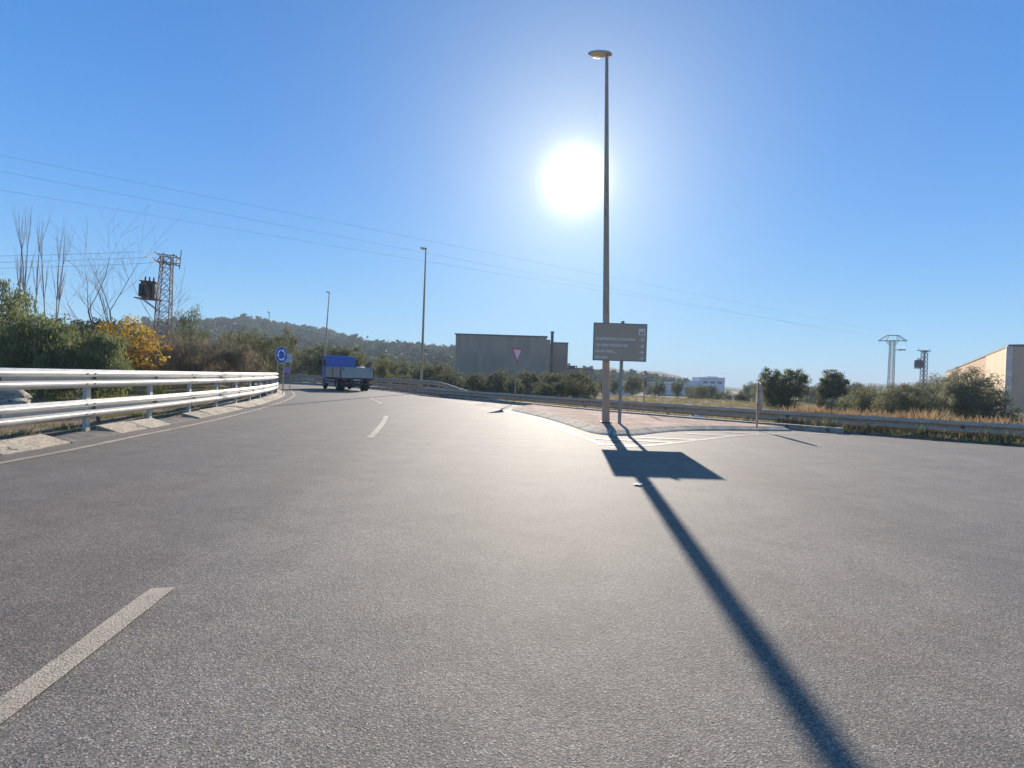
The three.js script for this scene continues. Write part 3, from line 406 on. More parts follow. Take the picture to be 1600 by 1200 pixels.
{
  const root = thing('transformer_pylon', 'brown lattice pylon carrying a dark transformer, above the yellow tree', 'pylon', -25.4, -.3, -36, .35); root.rotation.z = -.028;
  const { legs, braces } = lattice4(9.5, 1.05, .62, 12, .032); for (const l of legs) part('leg', l, M.steelBrown, root); part('bracing', braces, M.steelBrown, root);
  const cr = []; for (const z of [-.32, .32]) for (const y of [9.05, 9.6]) cr.push(angleBar(V(-.55, y, z), V(.72, y, z), .06)); for (const x of [-.5, 0, .6]) for (const y of [9.05, 9.6]) cr.push(angleBar(V(x, y, -.9), V(x, y, .9), .06)); for (const x of [-.5, .6]) cr.push(angleBar(V(x, 9.05, .32), V(x, 9.6, -.32), .05)); part('crossarm', merge(cr), M.steelBrown, root);
  for (const z of [-.85, 0, .85]) insulator(root, V(-.55, 9.35 + z * .25, z), V(-1.3, 9.35 + z * .25, z));
  part('side_mast', merge([bar(V(.85, 8.7, .2), V(.9, 10.1, .2), .03), bar(V(.6, 9.1, .2), V(.86, 9.1, .2), .025), bar(V(.6, 9.5, .2), V(.88, 9.5, .2), .025)]), M.steelBrown, root);
  const pl = part('platform', merge([box(1.5, .07, .07, -1.0, 6.35, .35), box(1.5, .07, .07, -1.0, 6.35, -.35), box(.07, .07, .8, -1.65, 6.35, 0), bar(V(-.35, 5.6, .35), V(-1.3, 6.3, .35), .03), bar(V(-.35, 5.6, -.35), V(-1.3, 6.3, -.35), .03)]), M.steelBrown, root);
  transformer(root, -.98, 7.0, 0, 1.15);
  part('conduit', bar(V(-.45, 6.9, .25), V(-.5, .2, .4), .035, .035, 8), M.galvOld, root);
}
{
  const root = thing('lattice_pylon', 'tall grey lattice pylon with an arched crossarm beyond the olive trees', 'pylon', 83.4, -3, -110, -.3);
  const steel = M.steelGrey, { legs, braces } = lattice4(15.3, 1.0, .8, 12, .05); for (const l of legs) part('leg', l, steel, root); part('bracing', braces, steel, root);
  const a = []; for (const z of [-.4, .4]) { a.push(angleBar(V(-2.6, 12.9, z), V(2.6, 12.9, z), .1), angleBar(V(-2.6, 12.9, z), V(-1, 14.1, z), .09), angleBar(V(2.6, 12.9, z), V(1, 14.1, z), .09), angleBar(V(-1, 14.1, z), V(1, 14.1, z), .09), angleBar(V(-1.15, 12.9, z), V(-.75, 14.05, z), .07), angleBar(V(1.15, 12.9, z), V(.75, 14.05, z), .07), angleBar(V(-1.1, 12.9, z), V(-.5, 12.0, z), .08), angleBar(V(1.1, 12.9, z), V(.5, 12.0, z), .08)); } for (const [x, y] of [[-1, 14.1], [1, 14.1], [-2.6, 12.9], [2.6, 12.9]]) a.push(angleBar(V(x, y, -.4), V(x, y, .4), .08)); part('crossarm', merge(a), steel, root);
  part('side_arm', merge([angleBar(V(.5, 11.1, 0), V(2.5, 11.0, 0), .1), angleBar(V(.5, 10.7, 0), V(2.0, 10.95, 0), .08), box(1.2, .14, .3, 1.9, 10.9, 0), angleBar(V(1.3, 11.1, 0), V(1.6, 10.6, 0), .07)]), M.steelBrown, root);
  for (const [x, y] of [[-2.5, 12.85], [0, 14.05], [2.5, 12.85]]) insulator(root, V(x, y, 0), V(x, y - .75, 0));
  raise(root, 2.3);
}
{
  const root = thing('transformer_pylon', 'grey lattice pylon with a small transformer left of the beige warehouse', 'pylon', 123.5, -4.2, -150, .2);
  const { legs, braces } = lattice4(17.8, 1.3, 1.1, 13, .075); for (const l of legs) part('leg', l, M.steelGrey, root); part('bracing', braces, M.steelGrey, root);
  part('crossarm', merge([box(4.2, .18, .18, -.2, 14.5, .4), box(4.2, .18, .18, -.2, 14.5, -.4), box(2.4, .25, .9, .1, 14.4, 0), bar(V(-2.1, 14.5, 0), V(-2.3, 15.2, 0), .06), bar(V(1.8, 14.5, 0), V(1.9, 15.3, 0), .06)]), M.steelBrown, root);
  part('platform', merge([box(2.6, .14, .14, -1.8, 9.1, .5), box(2.6, .14, .14, -1.8, 9.1, -.5)]), M.steelBrown, root); transformer(root, -1.9, 10.4, 0, 2.3); raise(root, 3.2);
}
function wire(name, label, pts, r, sag, group) { const a = V(...pts[0]), b = V(...pts[1]), P = []; for (let k = 0; k <= 60; k++) { const t = k / 60; P.push(a.clone().lerp(b, t).add(V(0, -sag * 4 * t * (1 - t), 0))); } return solo(name, new THREE.TubeGeometry(new THREE.CatmullRomCurve3(P), 120, r, 5), M.wire, label, 'power line', group); }
wire('power_line', 'uppermost power line crossing the sky to the arched pylon', [[-55, 16.2, -24], [83.4, 13.9, -110]], .008, .05);
wire('power_line', 'middle power line crossing the sky to the arched pylon', [[-55, 15.2, -24], [81.0, 12.3, -110]], .008, .05);
wire('power_line', 'lowest power line crossing the sky to the arched pylon', [[-55, 13.6, -24], [85.8, 12.3, -110]], .008, .1);
for (const [k, dz] of [-.8, 0, .8].entries()) wire('service_wire', ['lowest', 'middle', 'highest'][k] + ' service wire running from the brown transformer pylon over the bare poplars', [[-26.6, 9.1 + dz * .25, -36 + dz], [-75, 8.6 + dz * .5, -40 + dz]], .012, .5);
/* ---------- buildings ---------- */
function wallTex(seed, a, streak) { const l1 = lattice(16, seed), l2 = lattice(64, seed + 1), l3 = lattice(256, seed + 2); const t = dataTex(512, (i, j) => { const u = i / 512, v = j / 512, k = 1 + .10 * (l1(u, v * .25) - .5) + .07 * (l2(u, v) - .5) + .06 * (l3(u, v) - .5) - streak * smooth(.66, .9, l2(u, v * .05)); return [a[0] * k, a[1] * k, a[2] * k]; }); t.repeat.set(.08, .08); return t; }
function boxUV(g) { // uv in metres from position and normal
  const p = g.attributes.position, n = g.attributes.normal, uv = new Float32Array(p.count * 2); for (let k = 0; k < p.count; k++) { const ax = Math.abs(n.getX(k)), ay = Math.abs(n.getY(k)), az = Math.abs(n.getZ(k)); if (ay > ax && ay > az) { uv[2 * k] = p.getX(k); uv[2 * k + 1] = p.getZ(k); } else if (ax > az) { uv[2 * k] = p.getZ(k); uv[2 * k + 1] = p.getY(k); } else { uv[2 * k] = p.getX(k); uv[2 * k + 1] = p.getY(k); } } g.setAttribute('uv', new THREE.BufferAttribute(uv, 2)); return g; }
const wbox = (...a) => boxUV(box(...a));
const winM = new THREE.MeshPhysicalMaterial({ color: new THREE.Color(.06, .07, .08), roughness: .1 }), trimM = new THREE.MeshStandardMaterial({ color: new THREE.Color(.12, .125, .13), roughness: .6, metalness: .3 });
{
  const root = thing('grey_factory', 'big grey windowless factory block with a tall thin flue, behind the give way sign', 'building', -2, -2.2, -90);
  const wm = new THREE.MeshStandardMaterial({ map: wallTex(31, [.68, .60, .51], .05), roughness: .85 }), wm2 = new THREE.MeshStandardMaterial({ map: wallTex(41, [.66, .58, .5], .05), roughness: .85 });
  part('wall', wbox(16.4, 11.1, 26, -.2, 5.55, -13, .12), wm, root);
  part('parapet_cap', merge([box(16.6, .18, .3, -.2, 11.2, -.05), box(.3, .18, 26, -8.45, 11.2, -13.2), box(.3, .18, 26, 8.05, 11.2, -13.2)]), trimM, root);
  const band = new THREE.CylinderGeometry(1.0, 1.0, 10.6, 16, 1, true, -.1, 1.7); band.translate(7.75, 5.4, -1.15); part('rounded_corner', band, wm2, root);
  part('flue', merge([box(.5, 12.2, .6, 9.15, 6.1, -2.2, .05), box(.62, .2, .72, 9.15, 12.25, -2.2)]), trimM, root);
  const an = part('annex', wbox(3.2, 10.5, 20, 10.85, 5.25, -15, .1), wm2, root); part('parapet_cap', box(3.3, .16, .3, 10.85, 10.55, -5.05), trimM, an);
  const low = part('low_wing', wbox(6.0, 5.8, 14, 15.2, 2.9, -17, .08), wm2, root); part('roof_edge', box(6.2, .16, .3, 15.2, 5.85, -10.05), trimM, low); part('roof_vent', merge([box(1.3, .7, 1.2, 14.2, 6.15, -13), box(.9, .1, 1.4, 14.9, 6.45, -13)]), trimM, low);
  for (const x of [13.6, 14.9]) { const w = part('window', box(.95, 1.3, .08, x, 2.9, -9.98), new THREE.MeshStandardMaterial({ color: new THREE.Color(.75, .75, .73), roughness: .6 }), low); part('pane', box(.75, 1.1, .04, x, 2.9, -9.93), winM, w); }
}
{
  const root = thing('brick_wall', 'low reddish brick wall with pale coping below the grey factory', 'wall', -6.2, -1.5, -68);
  const bt = wallTex(51, [.66, .50, .43], .06); part('wall', wbox(8, 2.5, .3, 0, 1.25, 0), new THREE.MeshStandardMaterial({ map: bt, roughness: .9 }), root); part('coping', box(8.1, .1, .42, 0, 2.55, 0, .02), M.concretes[1], root);
}
{ // the beige warehouse
  const A = V(71.35, 0, -72), B = V(150, 0, -173), d = B.clone().sub(A), L = d.length(); const ang = Math.atan2(-d.z, d.x);
  const root = thing('beige_warehouse', 'long beige warehouse with a flat dark roof edge beyond the olive trees', 'building', A.x, -3, A.z, ang);
  const c1 = new THREE.MeshStandardMaterial({ map: wallTex(61, [.78, .69, .55], .02), roughness: .8 }), c2 = new THREE.MeshStandardMaterial({ map: wallTex(71, [.68, .55, .41], .02), roughness: .8 }), c3 = new THREE.MeshStandardMaterial({ map: wallTex(81, [.80, .66, .54], .02), roughness: .8 });
  const h = 11.1, n1 = 24, dp = 46;
  part('cream_bay', wbox(n1, h, .3, n1 / 2, h / 2, .15), c1, root);
  part('tan_bay', wbox(L - n1, h, .3, n1 + (L - n1) / 2, h / 2, .17), c2, root);
  part('end_wall', wbox(.3, h, dp, -.15, h / 2, dp / 2), c3, root); part('far_end_wall', wbox(.3, h, dp, L + .15, h / 2, dp / 2), c3, root); part('rear_wall', wbox(L, h, .3, L / 2, h / 2, dp - .15), c3, root);
  part('roof', box(L, .2, dp, L / 2, h - .1, dp / 2 + .02), trimM, root);
  part('roof_edge', merge([box(L + .8, .32, .36, L / 2, h + .12, .1), box(.36, .32, dp + .4, -.18, h + .12, dp / 2 + .2)]), trimM, root);
  part('corner_post', box(.7, h, .7, -.1, h / 2, .1, .03), new THREE.MeshStandardMaterial({ map: wallTex(91, [.84, .76, .70], .03), roughness: .8 }), root);
  const door = part('loading_door', box(.12, 4.2, 5, -.36, 4.0, 4.4), new THREE.MeshStandardMaterial({ color: new THREE.Color(.22, .13, .10), roughness: .7 }), root); for (let k = 0; k < 5; k++) part('slat', box(.05, .74, 4.8, -.43, 2.3 + k * .82, 4.4, .01), new THREE.MeshStandardMaterial({ color: new THREE.Color(.24, .15, .12), roughness: .6 }), door);
}
{
  const wm = new THREE.MeshStandardMaterial({ color: new THREE.Color(.55, .58, .63), roughness: .7 }), wr = new THREE.MeshStandardMaterial({ color: new THREE.Color(.8, .8, .78), roughness: .4 });
  const a = thing('white_shed', 'long low shed with a gleaming white roof below the distant hill', 'building', 75.5, -4, -230, -.1);
  part('wall', box(19, 5, 14, 0, 2.5, -7), wm, a); part('roof', merge([box(19.6, .25, 8, 0, 5.4, -3.4).rotateX(.0), box(19.6, .25, 7, 0, 5.5, -10.6)]), wr, a); part('skylight', box(7, .5, 2, -1, 5.8, -3), wm, a);
  const b = thing('pale_factory', 'pale blue-grey factory block with a raised white roof on the horizon', 'building', 104.3, -4, -260, -.1);
  part('wall', box(12.4, 9, 16, 0, 4.5, -8), wm, b); part('low_wing', box(5, 7, 12, -8, 3.5, -8), wm, b); part('roof', merge([box(12.8, .3, 16.4, 0, 9.1, -8), box(5, .6, 6, 1, 9.5, -6)]), wr, b); for (const x of [-3.6, 0, 3.6]) part('window', box(2.4, 1.1, .1, x, 6.6, .03), winM, b);
  const c = thing('white_house', 'small white building half hidden by trees behind the direction board posts', 'building', 33, -4, -150, .1);
  part('wall', box(7, 5.4, 8, 0, 2.7, -4), new THREE.MeshStandardMaterial({ color: new THREE.Color(.62, .63, .66), roughness: .7 }), c); part('roof', box(7.4, .25, 8.4, 0, 5.5, -4), wr, c); for (const x of [-2, .2, 2.3]) part('window', box(1, 1.2, .08, x, 3.4, .03), winM, c);
}

/* ---------- vegetation ---------- */
function leafCloud(o) {
  const r = rng(o.seed), pos = [], col = [], centres = [], g3 = () => (r() + r() + r() - 1.5) * .9;
  const vol = o.lobes.map((l) => l[3] * l[4] * l[5]), tot = vol.reduce((a, b) => a + b, 0);
  o.lobes.forEach((l, li) => {
    const nc = Math.max(3, Math.round(o.clumps * vol[li] / tot));
    for (let k = 0; k < nc; k++) {
      let x, y, z; do { x = r() * 2 - 1; y = r() * 2 - 1; z = r() * 2 - 1; } while (x * x + y * y + z * z > 1 || x * x + y * y + z * z < .12);
      const stretch = 1 + .22 * N(x * 2 + li, y * 2, z * 2 + o.seed), c = V(l[0] + x * l[3] * stretch, l[1] + y * l[4] * stretch, l[2] + z * l[5] * stretch); centres.push([c, li]);
      const tone = r(), cr = o.clumpR * (.6 + .8 * r()), base = o.colors[Math.floor(r() * o.colors.length)];
      const nl = Math.round(o.leaves * (.6 + .8 * r()));
      for (let i = 0; i < nl; i++) {
        const p = V(c.x + g3() * cr, c.y + g3() * cr * (o.flat ?? .8), c.z + g3() * cr); if (o.droop) p.y -= r() * r() * o.droop;
        const s = o.size * (.6 + .8 * r()), ax = o.droop ? V(g3() * .5, -1, g3() * .5) : o.up ? V(g3() * .7, 1, g3() * .7) : V(g3(), g3(), g3()); ax.normalize();
        const q = V(g3(), g3() + .2, g3()).cross(ax).normalize().multiplyScalar(s * o.aspect * .5); ax.multiplyScalar(s);
        const a = p, b = p.clone().addScaledVector(ax, .5).add(q), d = p.clone().add(ax), e = p.clone().addScaledVector(ax, .5).sub(q);
        pos.push(a.x, a.y, a.z, b.x, b.y, b.z, d.x, d.y, d.z, a.x, a.y, a.z, d.x, d.y, d.z, e.x, e.y, e.z);
        const k2 = .75 + .35 * tone + .3 * (r() - .5), cc = [base[0] * k2, base[1] * k2, base[2] * k2]; for (let t = 0; t < 6; t++) col.push(...cc);
      }
    }
  });
  const g = new THREE.BufferGeometry(); g.setAttribute('position', new THREE.Float32BufferAttribute(pos, 3)); g.setAttribute('color', new THREE.Float32BufferAttribute(col, 3)); return { g, centres };
}
function woody(o, centres, r) { // trunk, a limb into each lobe, twigs out to the clumps
  const L = [], tr = o.trunk ?? .1; const top = V(0, 0, 0); o.lobes.forEach((l) => top.add(V(l[0], l[1], l[2]))); top.multiplyScalar(1 / o.lobes.length); const fork = V(top.x * .5, Math.max(.25, top.y * .45), top.z * .5);
  L.push(bar(V(0, -.3, 0), fork, tr, tr * .7, 7));
  const ends = o.lobes.map((l) => { const c = V(l[0], l[1], l[2]), m = fork.clone().lerp(c, .5).add(V((r() - .5) * .3, -.1, (r() - .5) * .3)); L.push(bar(fork, m, tr * .62, tr * .42, 6), bar(m, c, tr * .42, tr * .2, 5)); return [m, c]; });
  for (const [c, li] of centres) { if (r() > (o.twigs ?? .6)) continue; const [m, e] = ends[li], s = m.clone().lerp(e, r()); L.push(bar(s, c, tr * .14, tr * .05, 3)); }
  return merge(L);
}
function tree(name, label, cat, o, group) {
  const root = thing(name, label, cat, o.x ?? 0, o.y ?? 0, o.z ?? 0, 0, group), { g, centres } = leafCloud(o), r = rng(o.seed + 99);
  const w = woody(o, centres, r); part('trunk', w, o.bark ?? M.bark, root); part('crown', g, o.mat ?? M.leaf, root); return root;
}
const C = { pepper: [[.235, .265, .10], [.28, .30, .125], [.19, .21, .085]], olive: [[0.273, 0.269, 0.152], [0.223, 0.221, 0.127], [0.331, 0.317, 0.197]], dark: [[0.172, 0.169, 0.075], [0.216, 0.201, 0.090], [0.138, 0.137, 0.067]], pine: [[0.202, 0.208, 0.086], [0.240, 0.237, 0.093], [0.155, 0.166, 0.072]], lime: [[0.241, 0.237, 0.070], [0.207, 0.209, 0.070]], yellow: [[0.600, 0.380, 0.040], [0.520, 0.300, 0.035], [0.640, 0.450, 0.070], [0.440, 0.270, 0.060]], brown: [[.28, .205, .145], [.31, .24, .165], [.22, .175, .12], [.19, .18, .10], [.24, .22, .13]] };
const gy = (x, z) => groundY(x, z);
tree('pepper_tree', 'tall feathery green pepper tree with hanging foliage at the road bend, below the bare poplars', 'tree', { x: -21.2, y: 0, z: -20.5, seed: 1, lobes: [[0, 3.3, 0, 1.4, 1.5, 1.4], [-1.3, 2.9, .3, 1.3, 1.4, 1.2], [-1.2, 1.9, .5, 1.3, 1.3, 1.2], [1.1, 1.9, .4, 1.3, 1.2, 1.2], [.2, 1.1, .9, 1.6, .9, 1]], clumps: 420, leaves: 70, clumpR: .32, size: 0.14, aspect: .3, droop: .5, colors: C.pepper, trunk: .16 });
tree('pepper_tree', 'round feathery pepper tree with drooping pale green sprays, next to a smaller one', 'tree', { x: -17.9, y: 0, z: -19, seed: 2, lobes: [[0, 2.0, 0, 1.15, 1.1, 1.1], [-.9, 1.5, .2, .95, 1, .9], [.7, 1.1, .3, 1.0, .9, .9]], clumps: 300, leaves: 70, clumpR: .3, size: 0.13, aspect: .3, droop: .45, colors: C.pepper, trunk: .13 });
tree('pepper_tree', 'smaller dense pepper tree touching the yellow tree', 'tree', { x: -16.0, y: 0, z: -19.2, seed: 3, lobes: [[0, 1.7, 0, .9, .95, .9], [-.6, 1.2, .3, .8, .8, .8], [.5, 1.0, .1, .85, .8, .8]], clumps: 240, leaves: 70, clumpR: .28, size: 0.12, aspect: .3, droop: .4, colors: C.pepper, trunk: .12 });
tree('dark_tree', 'dark evergreen peeping out behind the round pepper tree', 'tree', { x: -27.5, y: 0, z: -31, seed: 4, lobes: [[0, 2.7, 0, 2.2, 1.5, 1.5], [2.6, 2.6, 0, 1.8, 1.4, 1.4], [-2, 2.3, 0, 1.6, 1.5, 1.3]], clumps: 200, leaves: 40, clumpR: .45, size: .2, aspect: .4, colors: C.dark, mat: M.leafDense });
tree('yellow_tree', 'small autumn tree with golden yellow leaves at the foot of the transformer pylon', 'tree', { x: -18.5, y: 0, z: -24, seed: 5, lobes: [[0, 2.5, 0, 1.2, 1.2, 1.1], [-1.0, 1.9, .2, 1.0, 1.1, .9], [.9, 1.7, .1, 1.1, 1.05, .9], [0, .9, .3, 1.3, .7, .8]], clumps: 230, leaves: 22, clumpR: .3, size: .12, aspect: .7, colors: C.yellow, trunk: .09, twigs: .9, mat: M.leafThin });
for (const [k, [x, z, lab]] of [[-17.7, -27.3, 'brown leafless-looking thicket right of the yellow tree'], [-15.7, -28, 'reddish brown thicket of twigs between the grey-brown thicket and green trees'], [-19.6, -28.5, 'grey-brown thicket around the foot of the brown pylon']].entries()) tree('brown_thicket', lab, 'shrub', { x, y: 0, z, seed: 11 + k, lobes: [[0, 1.9, 0, 1.0, 1.2, .9], [-.7, 1.3, .2, .9, 1.1, .8], [.8, 1.4, .1, .9, 1.1, .8]], clumps: 170, leaves: 34, clumpR: .4, size: .26, aspect: .1, up: true, colors: C.brown, trunk: .05, twigs: 1, bark: M.barkPale });
tree('young_pine', 'pointed grey-green young pine behind the brown thickets', 'tree', { x: -22.1, y: 0, z: -34, seed: 21, lobes: [[0, 4.6, 0, .7, 1.0, .7], [0, 3.2, 0, 1.2, 1.2, 1.2], [-.4, 1.9, 0, 1.6, 1.2, 1.4]], clumps: 190, leaves: 40, clumpR: .34, size: .16, aspect: .22, up: true, colors: C.pine, mat: M.leafDense });
tree('green_tree', 'rounded green tree at the end of the brown thickets', 'tree', { x: -19.2, y: 0, z: -37, seed: 22, lobes: [[0, 3.1, 0, 1.6, 1.3, 1.4], [1.6, 2.3, 0, 1.5, 1.4, 1.3], [-1.2, 2.0, .3, 1.4, 1.2, 1.2]], clumps: 210, leaves: 40, clumpR: .36, size: .17, aspect: .3, colors: C.pine, mat: M.leafDense });
// bare trees
function bareTree(name, label, x, z, o) {
  const root = thing(name, label, 'tree', x, 0, z), r = rng(o.seed), thick = [], thin = [];
  const grow = (p, d, len, rad, lev) => { const n = 3; let a = p.clone(), dir = d.clone(); for (let k = 0; k < n; k++) { dir.add(V((r() - .5) * o.wob, (r() - .35) * o.wob * .6 + o.rise, (r() - .5) * o.wob)).normalize(); const b = a.clone().addScaledVector(dir, len / n), r1 = rad * (1 - .5 * (k + 1) / n), r0 = rad * (1 - .5 * k / n); (lev < 2 ? thick : thin).push(bar(a, b, Math.max(r0, .006), Math.max(r1, .005), lev < 2 ? 6 : 3)); a = b; if (lev < o.levels && (k > 0 || lev > 0)) { const m = lev === 0 ? o.kids : 1 + (r() > .6 ? 1 : 0); for (let q = 0; q < m; q++) { const s = V(r() - .5, (r() - .3) * .5, r() - .5).normalize(); grow(a, dir.clone().multiplyScalar(o.keep).addScaledVector(s, o.spread).normalize(), len * (o.shrink ?? 1) * (.5 + .25 * r()), r1 * .55, lev + 1); } } } };
  for (let k = 0; k < o.stems; k++) grow(V((r() - .5) * o.base, -.2, (r() - .5) * o.base), V((r() - .5) * o.splay, 1, (r() - .5) * o.splay).normalize(), o.len, o.rad, 0);
  part('trunk', merge(thick), M.barkPale, root); if (thin.length) part('twigs', merge(thin), M.barkPale, root); return root;
}
bareTree('bare_poplar', 'slender leafless poplar clump standing above the pepper trees, the taller of two', -44.2, -45, { seed: 3, stems: 4, base: 1.2, splay: .12, len: 11.6, rad: .06, levels: 2, kids: 4, wob: .05, rise: .02, keep: 1.8, spread: .3, shrink: .42 });
bareTree('bare_poplar', 'slender leafless poplar clump leaning outward, the shorter of two', -41.4, -45, { seed: 8, stems: 3, base: .8, splay: .2, len: 10.6, rad: .056, levels: 2, kids: 4, wob: .05, rise: .02, keep: 1.8, spread: .3, shrink: .42 });
bareTree('bare_tree', 'spreading leafless tree with pale branches rising behind the yellow tree', -25.6, -32, { seed: 5, stems: 2, base: .7, splay: .7, len: 5.0, rad: .085, levels: 3, kids: 2, wob: .28, rise: .03, keep: 1, spread: .8 });
bareTree('bare_tree', 'smaller leafless tree close beside the transformer pylon', -23.6, -33, { seed: 16, stems: 1, base: .4, splay: .5, len: 4.4, rad: .075, levels: 3, kids: 2, wob: .28, rise: .03, keep: 1, spread: .75 });
// right-hand trees and olives
tree('olive_tree', 'large bushy grey-green olive in front of the warehouse, dry grass at its foot', 'tree', { x: 22.6, y: -.8, z: -24.6, seed: 31, lobes: [[0, 2.0, 0, 1.25, 1.25, 1.2], [-.9, 1.5, .2, 1.0, 1.1, 1], [.9, 1.3, .1, 1.05, 1.1, 1], [.3, .8, .5, 1.4, .8, 1]], clumps: 420, leaves: 70, clumpR: .26, size: 0.12, aspect: .24, colors: C.olive, trunk: .13 });
tree('olive_tree', 'pale olive tree with an open crown beside the larger bushy olive', 'tree', { x: 20.6, y: -.8, z: -26.2, seed: 32, lobes: [[0, 1.5, 0, 1.1, .8, 1], [-.9, 1.3, .2, .8, .7, .8], [.6, 1.0, .2, .9, .7, .8]], clumps: 220, leaves: 60, clumpR: .25, size: 0.12, aspect: .24, colors: C.olive, trunk: .11 });
tree('olive_tree', 'rounded olive showing above the open-crowned one, against the warehouse wall', 'tree', { x: 28.2, y: -1, z: -33, seed: 33, lobes: [[0, 2.5, 0, 1.0, 1.0, 1], [-.9, 1.9, 0, 1.1, 1, 1], [.9, 1.7, 0, 1.2, 1, 1]], clumps: 200, leaves: 56, clumpR: .28, size: 0.14, aspect: .26, colors: C.olive, trunk: .11 });
tree('olive_tree', 'low spreading olive at the foot of the arched pylon', 'tree', { x: 24.0, y: -1, z: -33, seed: 34, lobes: [[0, 1.6, 0, 1.4, .8, 1], [-1.4, 1.2, .2, 1.1, .8, .8], [1.2, 1.1, .2, 1.1, .7, .8]], clumps: 220, leaves: 56, clumpR: .28, size: 0.14, aspect: .26, colors: [...C.olive, ...C.lime], trunk: .1 });
tree('field_tree', 'rounded double-crowned green tree beyond the guardrail near the round sign', 'tree', { x: 25.9, y: -1.4, z: -48, seed: 35, lobes: [[-.9, 2.9, 0, 1.3, 1.4, 1.2], [1.1, 2.9, 0, 1.4, 1.4, 1.2], [0, 1.5, .2, 2, 1, 1.2]], clumps: 330, leaves: 60, clumpR: .34, size: 0.19, aspect: .34, colors: C.pine, trunk: .14 });
tree('field_tree', 'upright dark green tree with a rounded top standing alone in the field', 'tree', { x: 29.5, y: -1.4, z: -46, seed: 36, lobes: [[0, 3.2, 0, 1.05, 1.2, 1.1], [.2, 2.1, 0, 1.4, 1.0, 1.2], [-.2, 1.2, 0, 1.2, .7, 1]], clumps: 260, leaves: 60, clumpR: .3, size: 0.17, aspect: .34, colors: C.dark, trunk: .13, mat: M.leafDense });
tree('field_tree', 'small dark rounded tree before the pale mountains', 'tree', { x: 42, y: -1.8, z: -60, seed: 37, lobes: [[0, 2.2, 0, 1.6, 1.1, 1.2], [-1.4, 1.5, 0, 1.3, .9, 1.1]], clumps: 150, leaves: 50, clumpR: .36, size: 0.21, aspect: .36, colors: C.dark, mat: M.leafDense });
tree('grey_bush', 'silvery low bush under the double-crowned tree', 'bush', { x: 26.6, y: -1.2, z: -40.5, seed: 38, lobes: [[0, .8, 0, 1.8, .8, .9], [1.9, .7, .2, 1.2, .7, .8]], clumps: 110, leaves: 36, clumpR: .3, size: .17, aspect: .25, colors: [[.17, .19, .13], [.14, .16, .1]], trunk: .06 });
tree('grey_bush', 'leafy bush between the field trees and the spreading olive', 'bush', { x: 31.5, y: -1.2, z: -42, seed: 39, lobes: [[0, .9, 0, 2, .8, .9], [2.4, 1.0, .2, 1.6, .9, .9]], clumps: 120, leaves: 36, clumpR: .3, size: .17, aspect: .25, colors: [[.16, .17, .08], [.14, .15, .09]], trunk: .06 });
// belts of trees further off: a few prototypes, copied one by one
const protos = [
  ['belt_tree', { seed: 51, lobes: [[0, 3.6, 0, 1.5, 1.3, 1.4], [-1.2, 2.6, .2, 1.4, 1.2, 1.2], [1.1, 2.4, .1, 1.5, 1.3, 1.2]], clumps: 130, leaves: 30, clumpR: .45, size: .3, aspect: .36, colors: C.pine, trunk: .16, mat: M.leafDense }],
  ['belt_pine', { seed: 52, lobes: [[0, 4.4, 0, 1.1, 1.2, 1.1], [.2, 2.9, 0, 1.7, 1.2, 1.5], [-.3, 1.6, 0, 1.7, 1, 1.5]], clumps: 130, leaves: 30, clumpR: .42, size: .28, aspect: .3, up: true, colors: C.dark, trunk: .15, mat: M.leafDense }],
  ['belt_shrub', { seed: 53, lobes: [[0, 1.5, 0, 1.7, 1.0, 1.2], [1.3, 1.2, 0, 1.4, .9, 1.1], [-1.2, 1.1, .2, 1.4, .9, 1]], clumps: 120, leaves: 30, clumpR: .42, size: .26, aspect: .34, colors: C.dark, trunk: .1, mat: M.leafDense }],
  ['belt_poplar', { seed: 54, lobes: [[0, 3.9, 0, 1.0, 1.5, 1], [.4, 2.5, 0, 1.3, 1.2, 1.1], [-.5, 1.7, 0, 1.4, 1, 1.1]], clumps: 120, leaves: 28, clumpR: .42, size: .26, aspect: .4, colors: [...C.lime, ...C.pine], trunk: .12 }]];
const made = {};
const beltLabels = { belt_tree: ['rounded dull green tree in the belt below the wooded hill', 'tree belt below the wooded hill'], belt_pine: ['dark upright pine in the belt of trees below the wooded hill', 'pines below the wooded hill'], belt_shrub: ['dark low shrub in the hedge in front of the grey factory', 'hedge by the grey factory'], belt_poplar: ['yellow-green tree lit from behind, beyond the guardrail and truck', 'yellow-green trees beyond the truck'] };
function belt(kind, x, z, s, turn, label, group) {
  const y = gy(x, z) - .1, [l0, g] = beltLabels[kind], l = (s >= 1.2 ? 'large ' : s < .9 ? 'small ' : 'middling ') + l0; if (label && group !== 'lone field bush') label = (s > 2.35 || (s > 1.35 && s < 1.55) || (s >= .9 && s < 1.2) ? 'taller ' : 'lower ') + label;
  if (!made[kind]) { const p = protos.find((q) => q[0] === kind); made[kind] = tree(kind, label ?? l, kind === 'belt_shrub' ? 'shrub' : 'tree', { ...p[1] }, group ?? g); made[kind].position.set(x, y, z); made[kind].rotation.y = turn; made[kind].scale.setScalar(s); return; }
  dup(made[kind], x, y, z, turn, s, label ?? l, group ?? g);
}
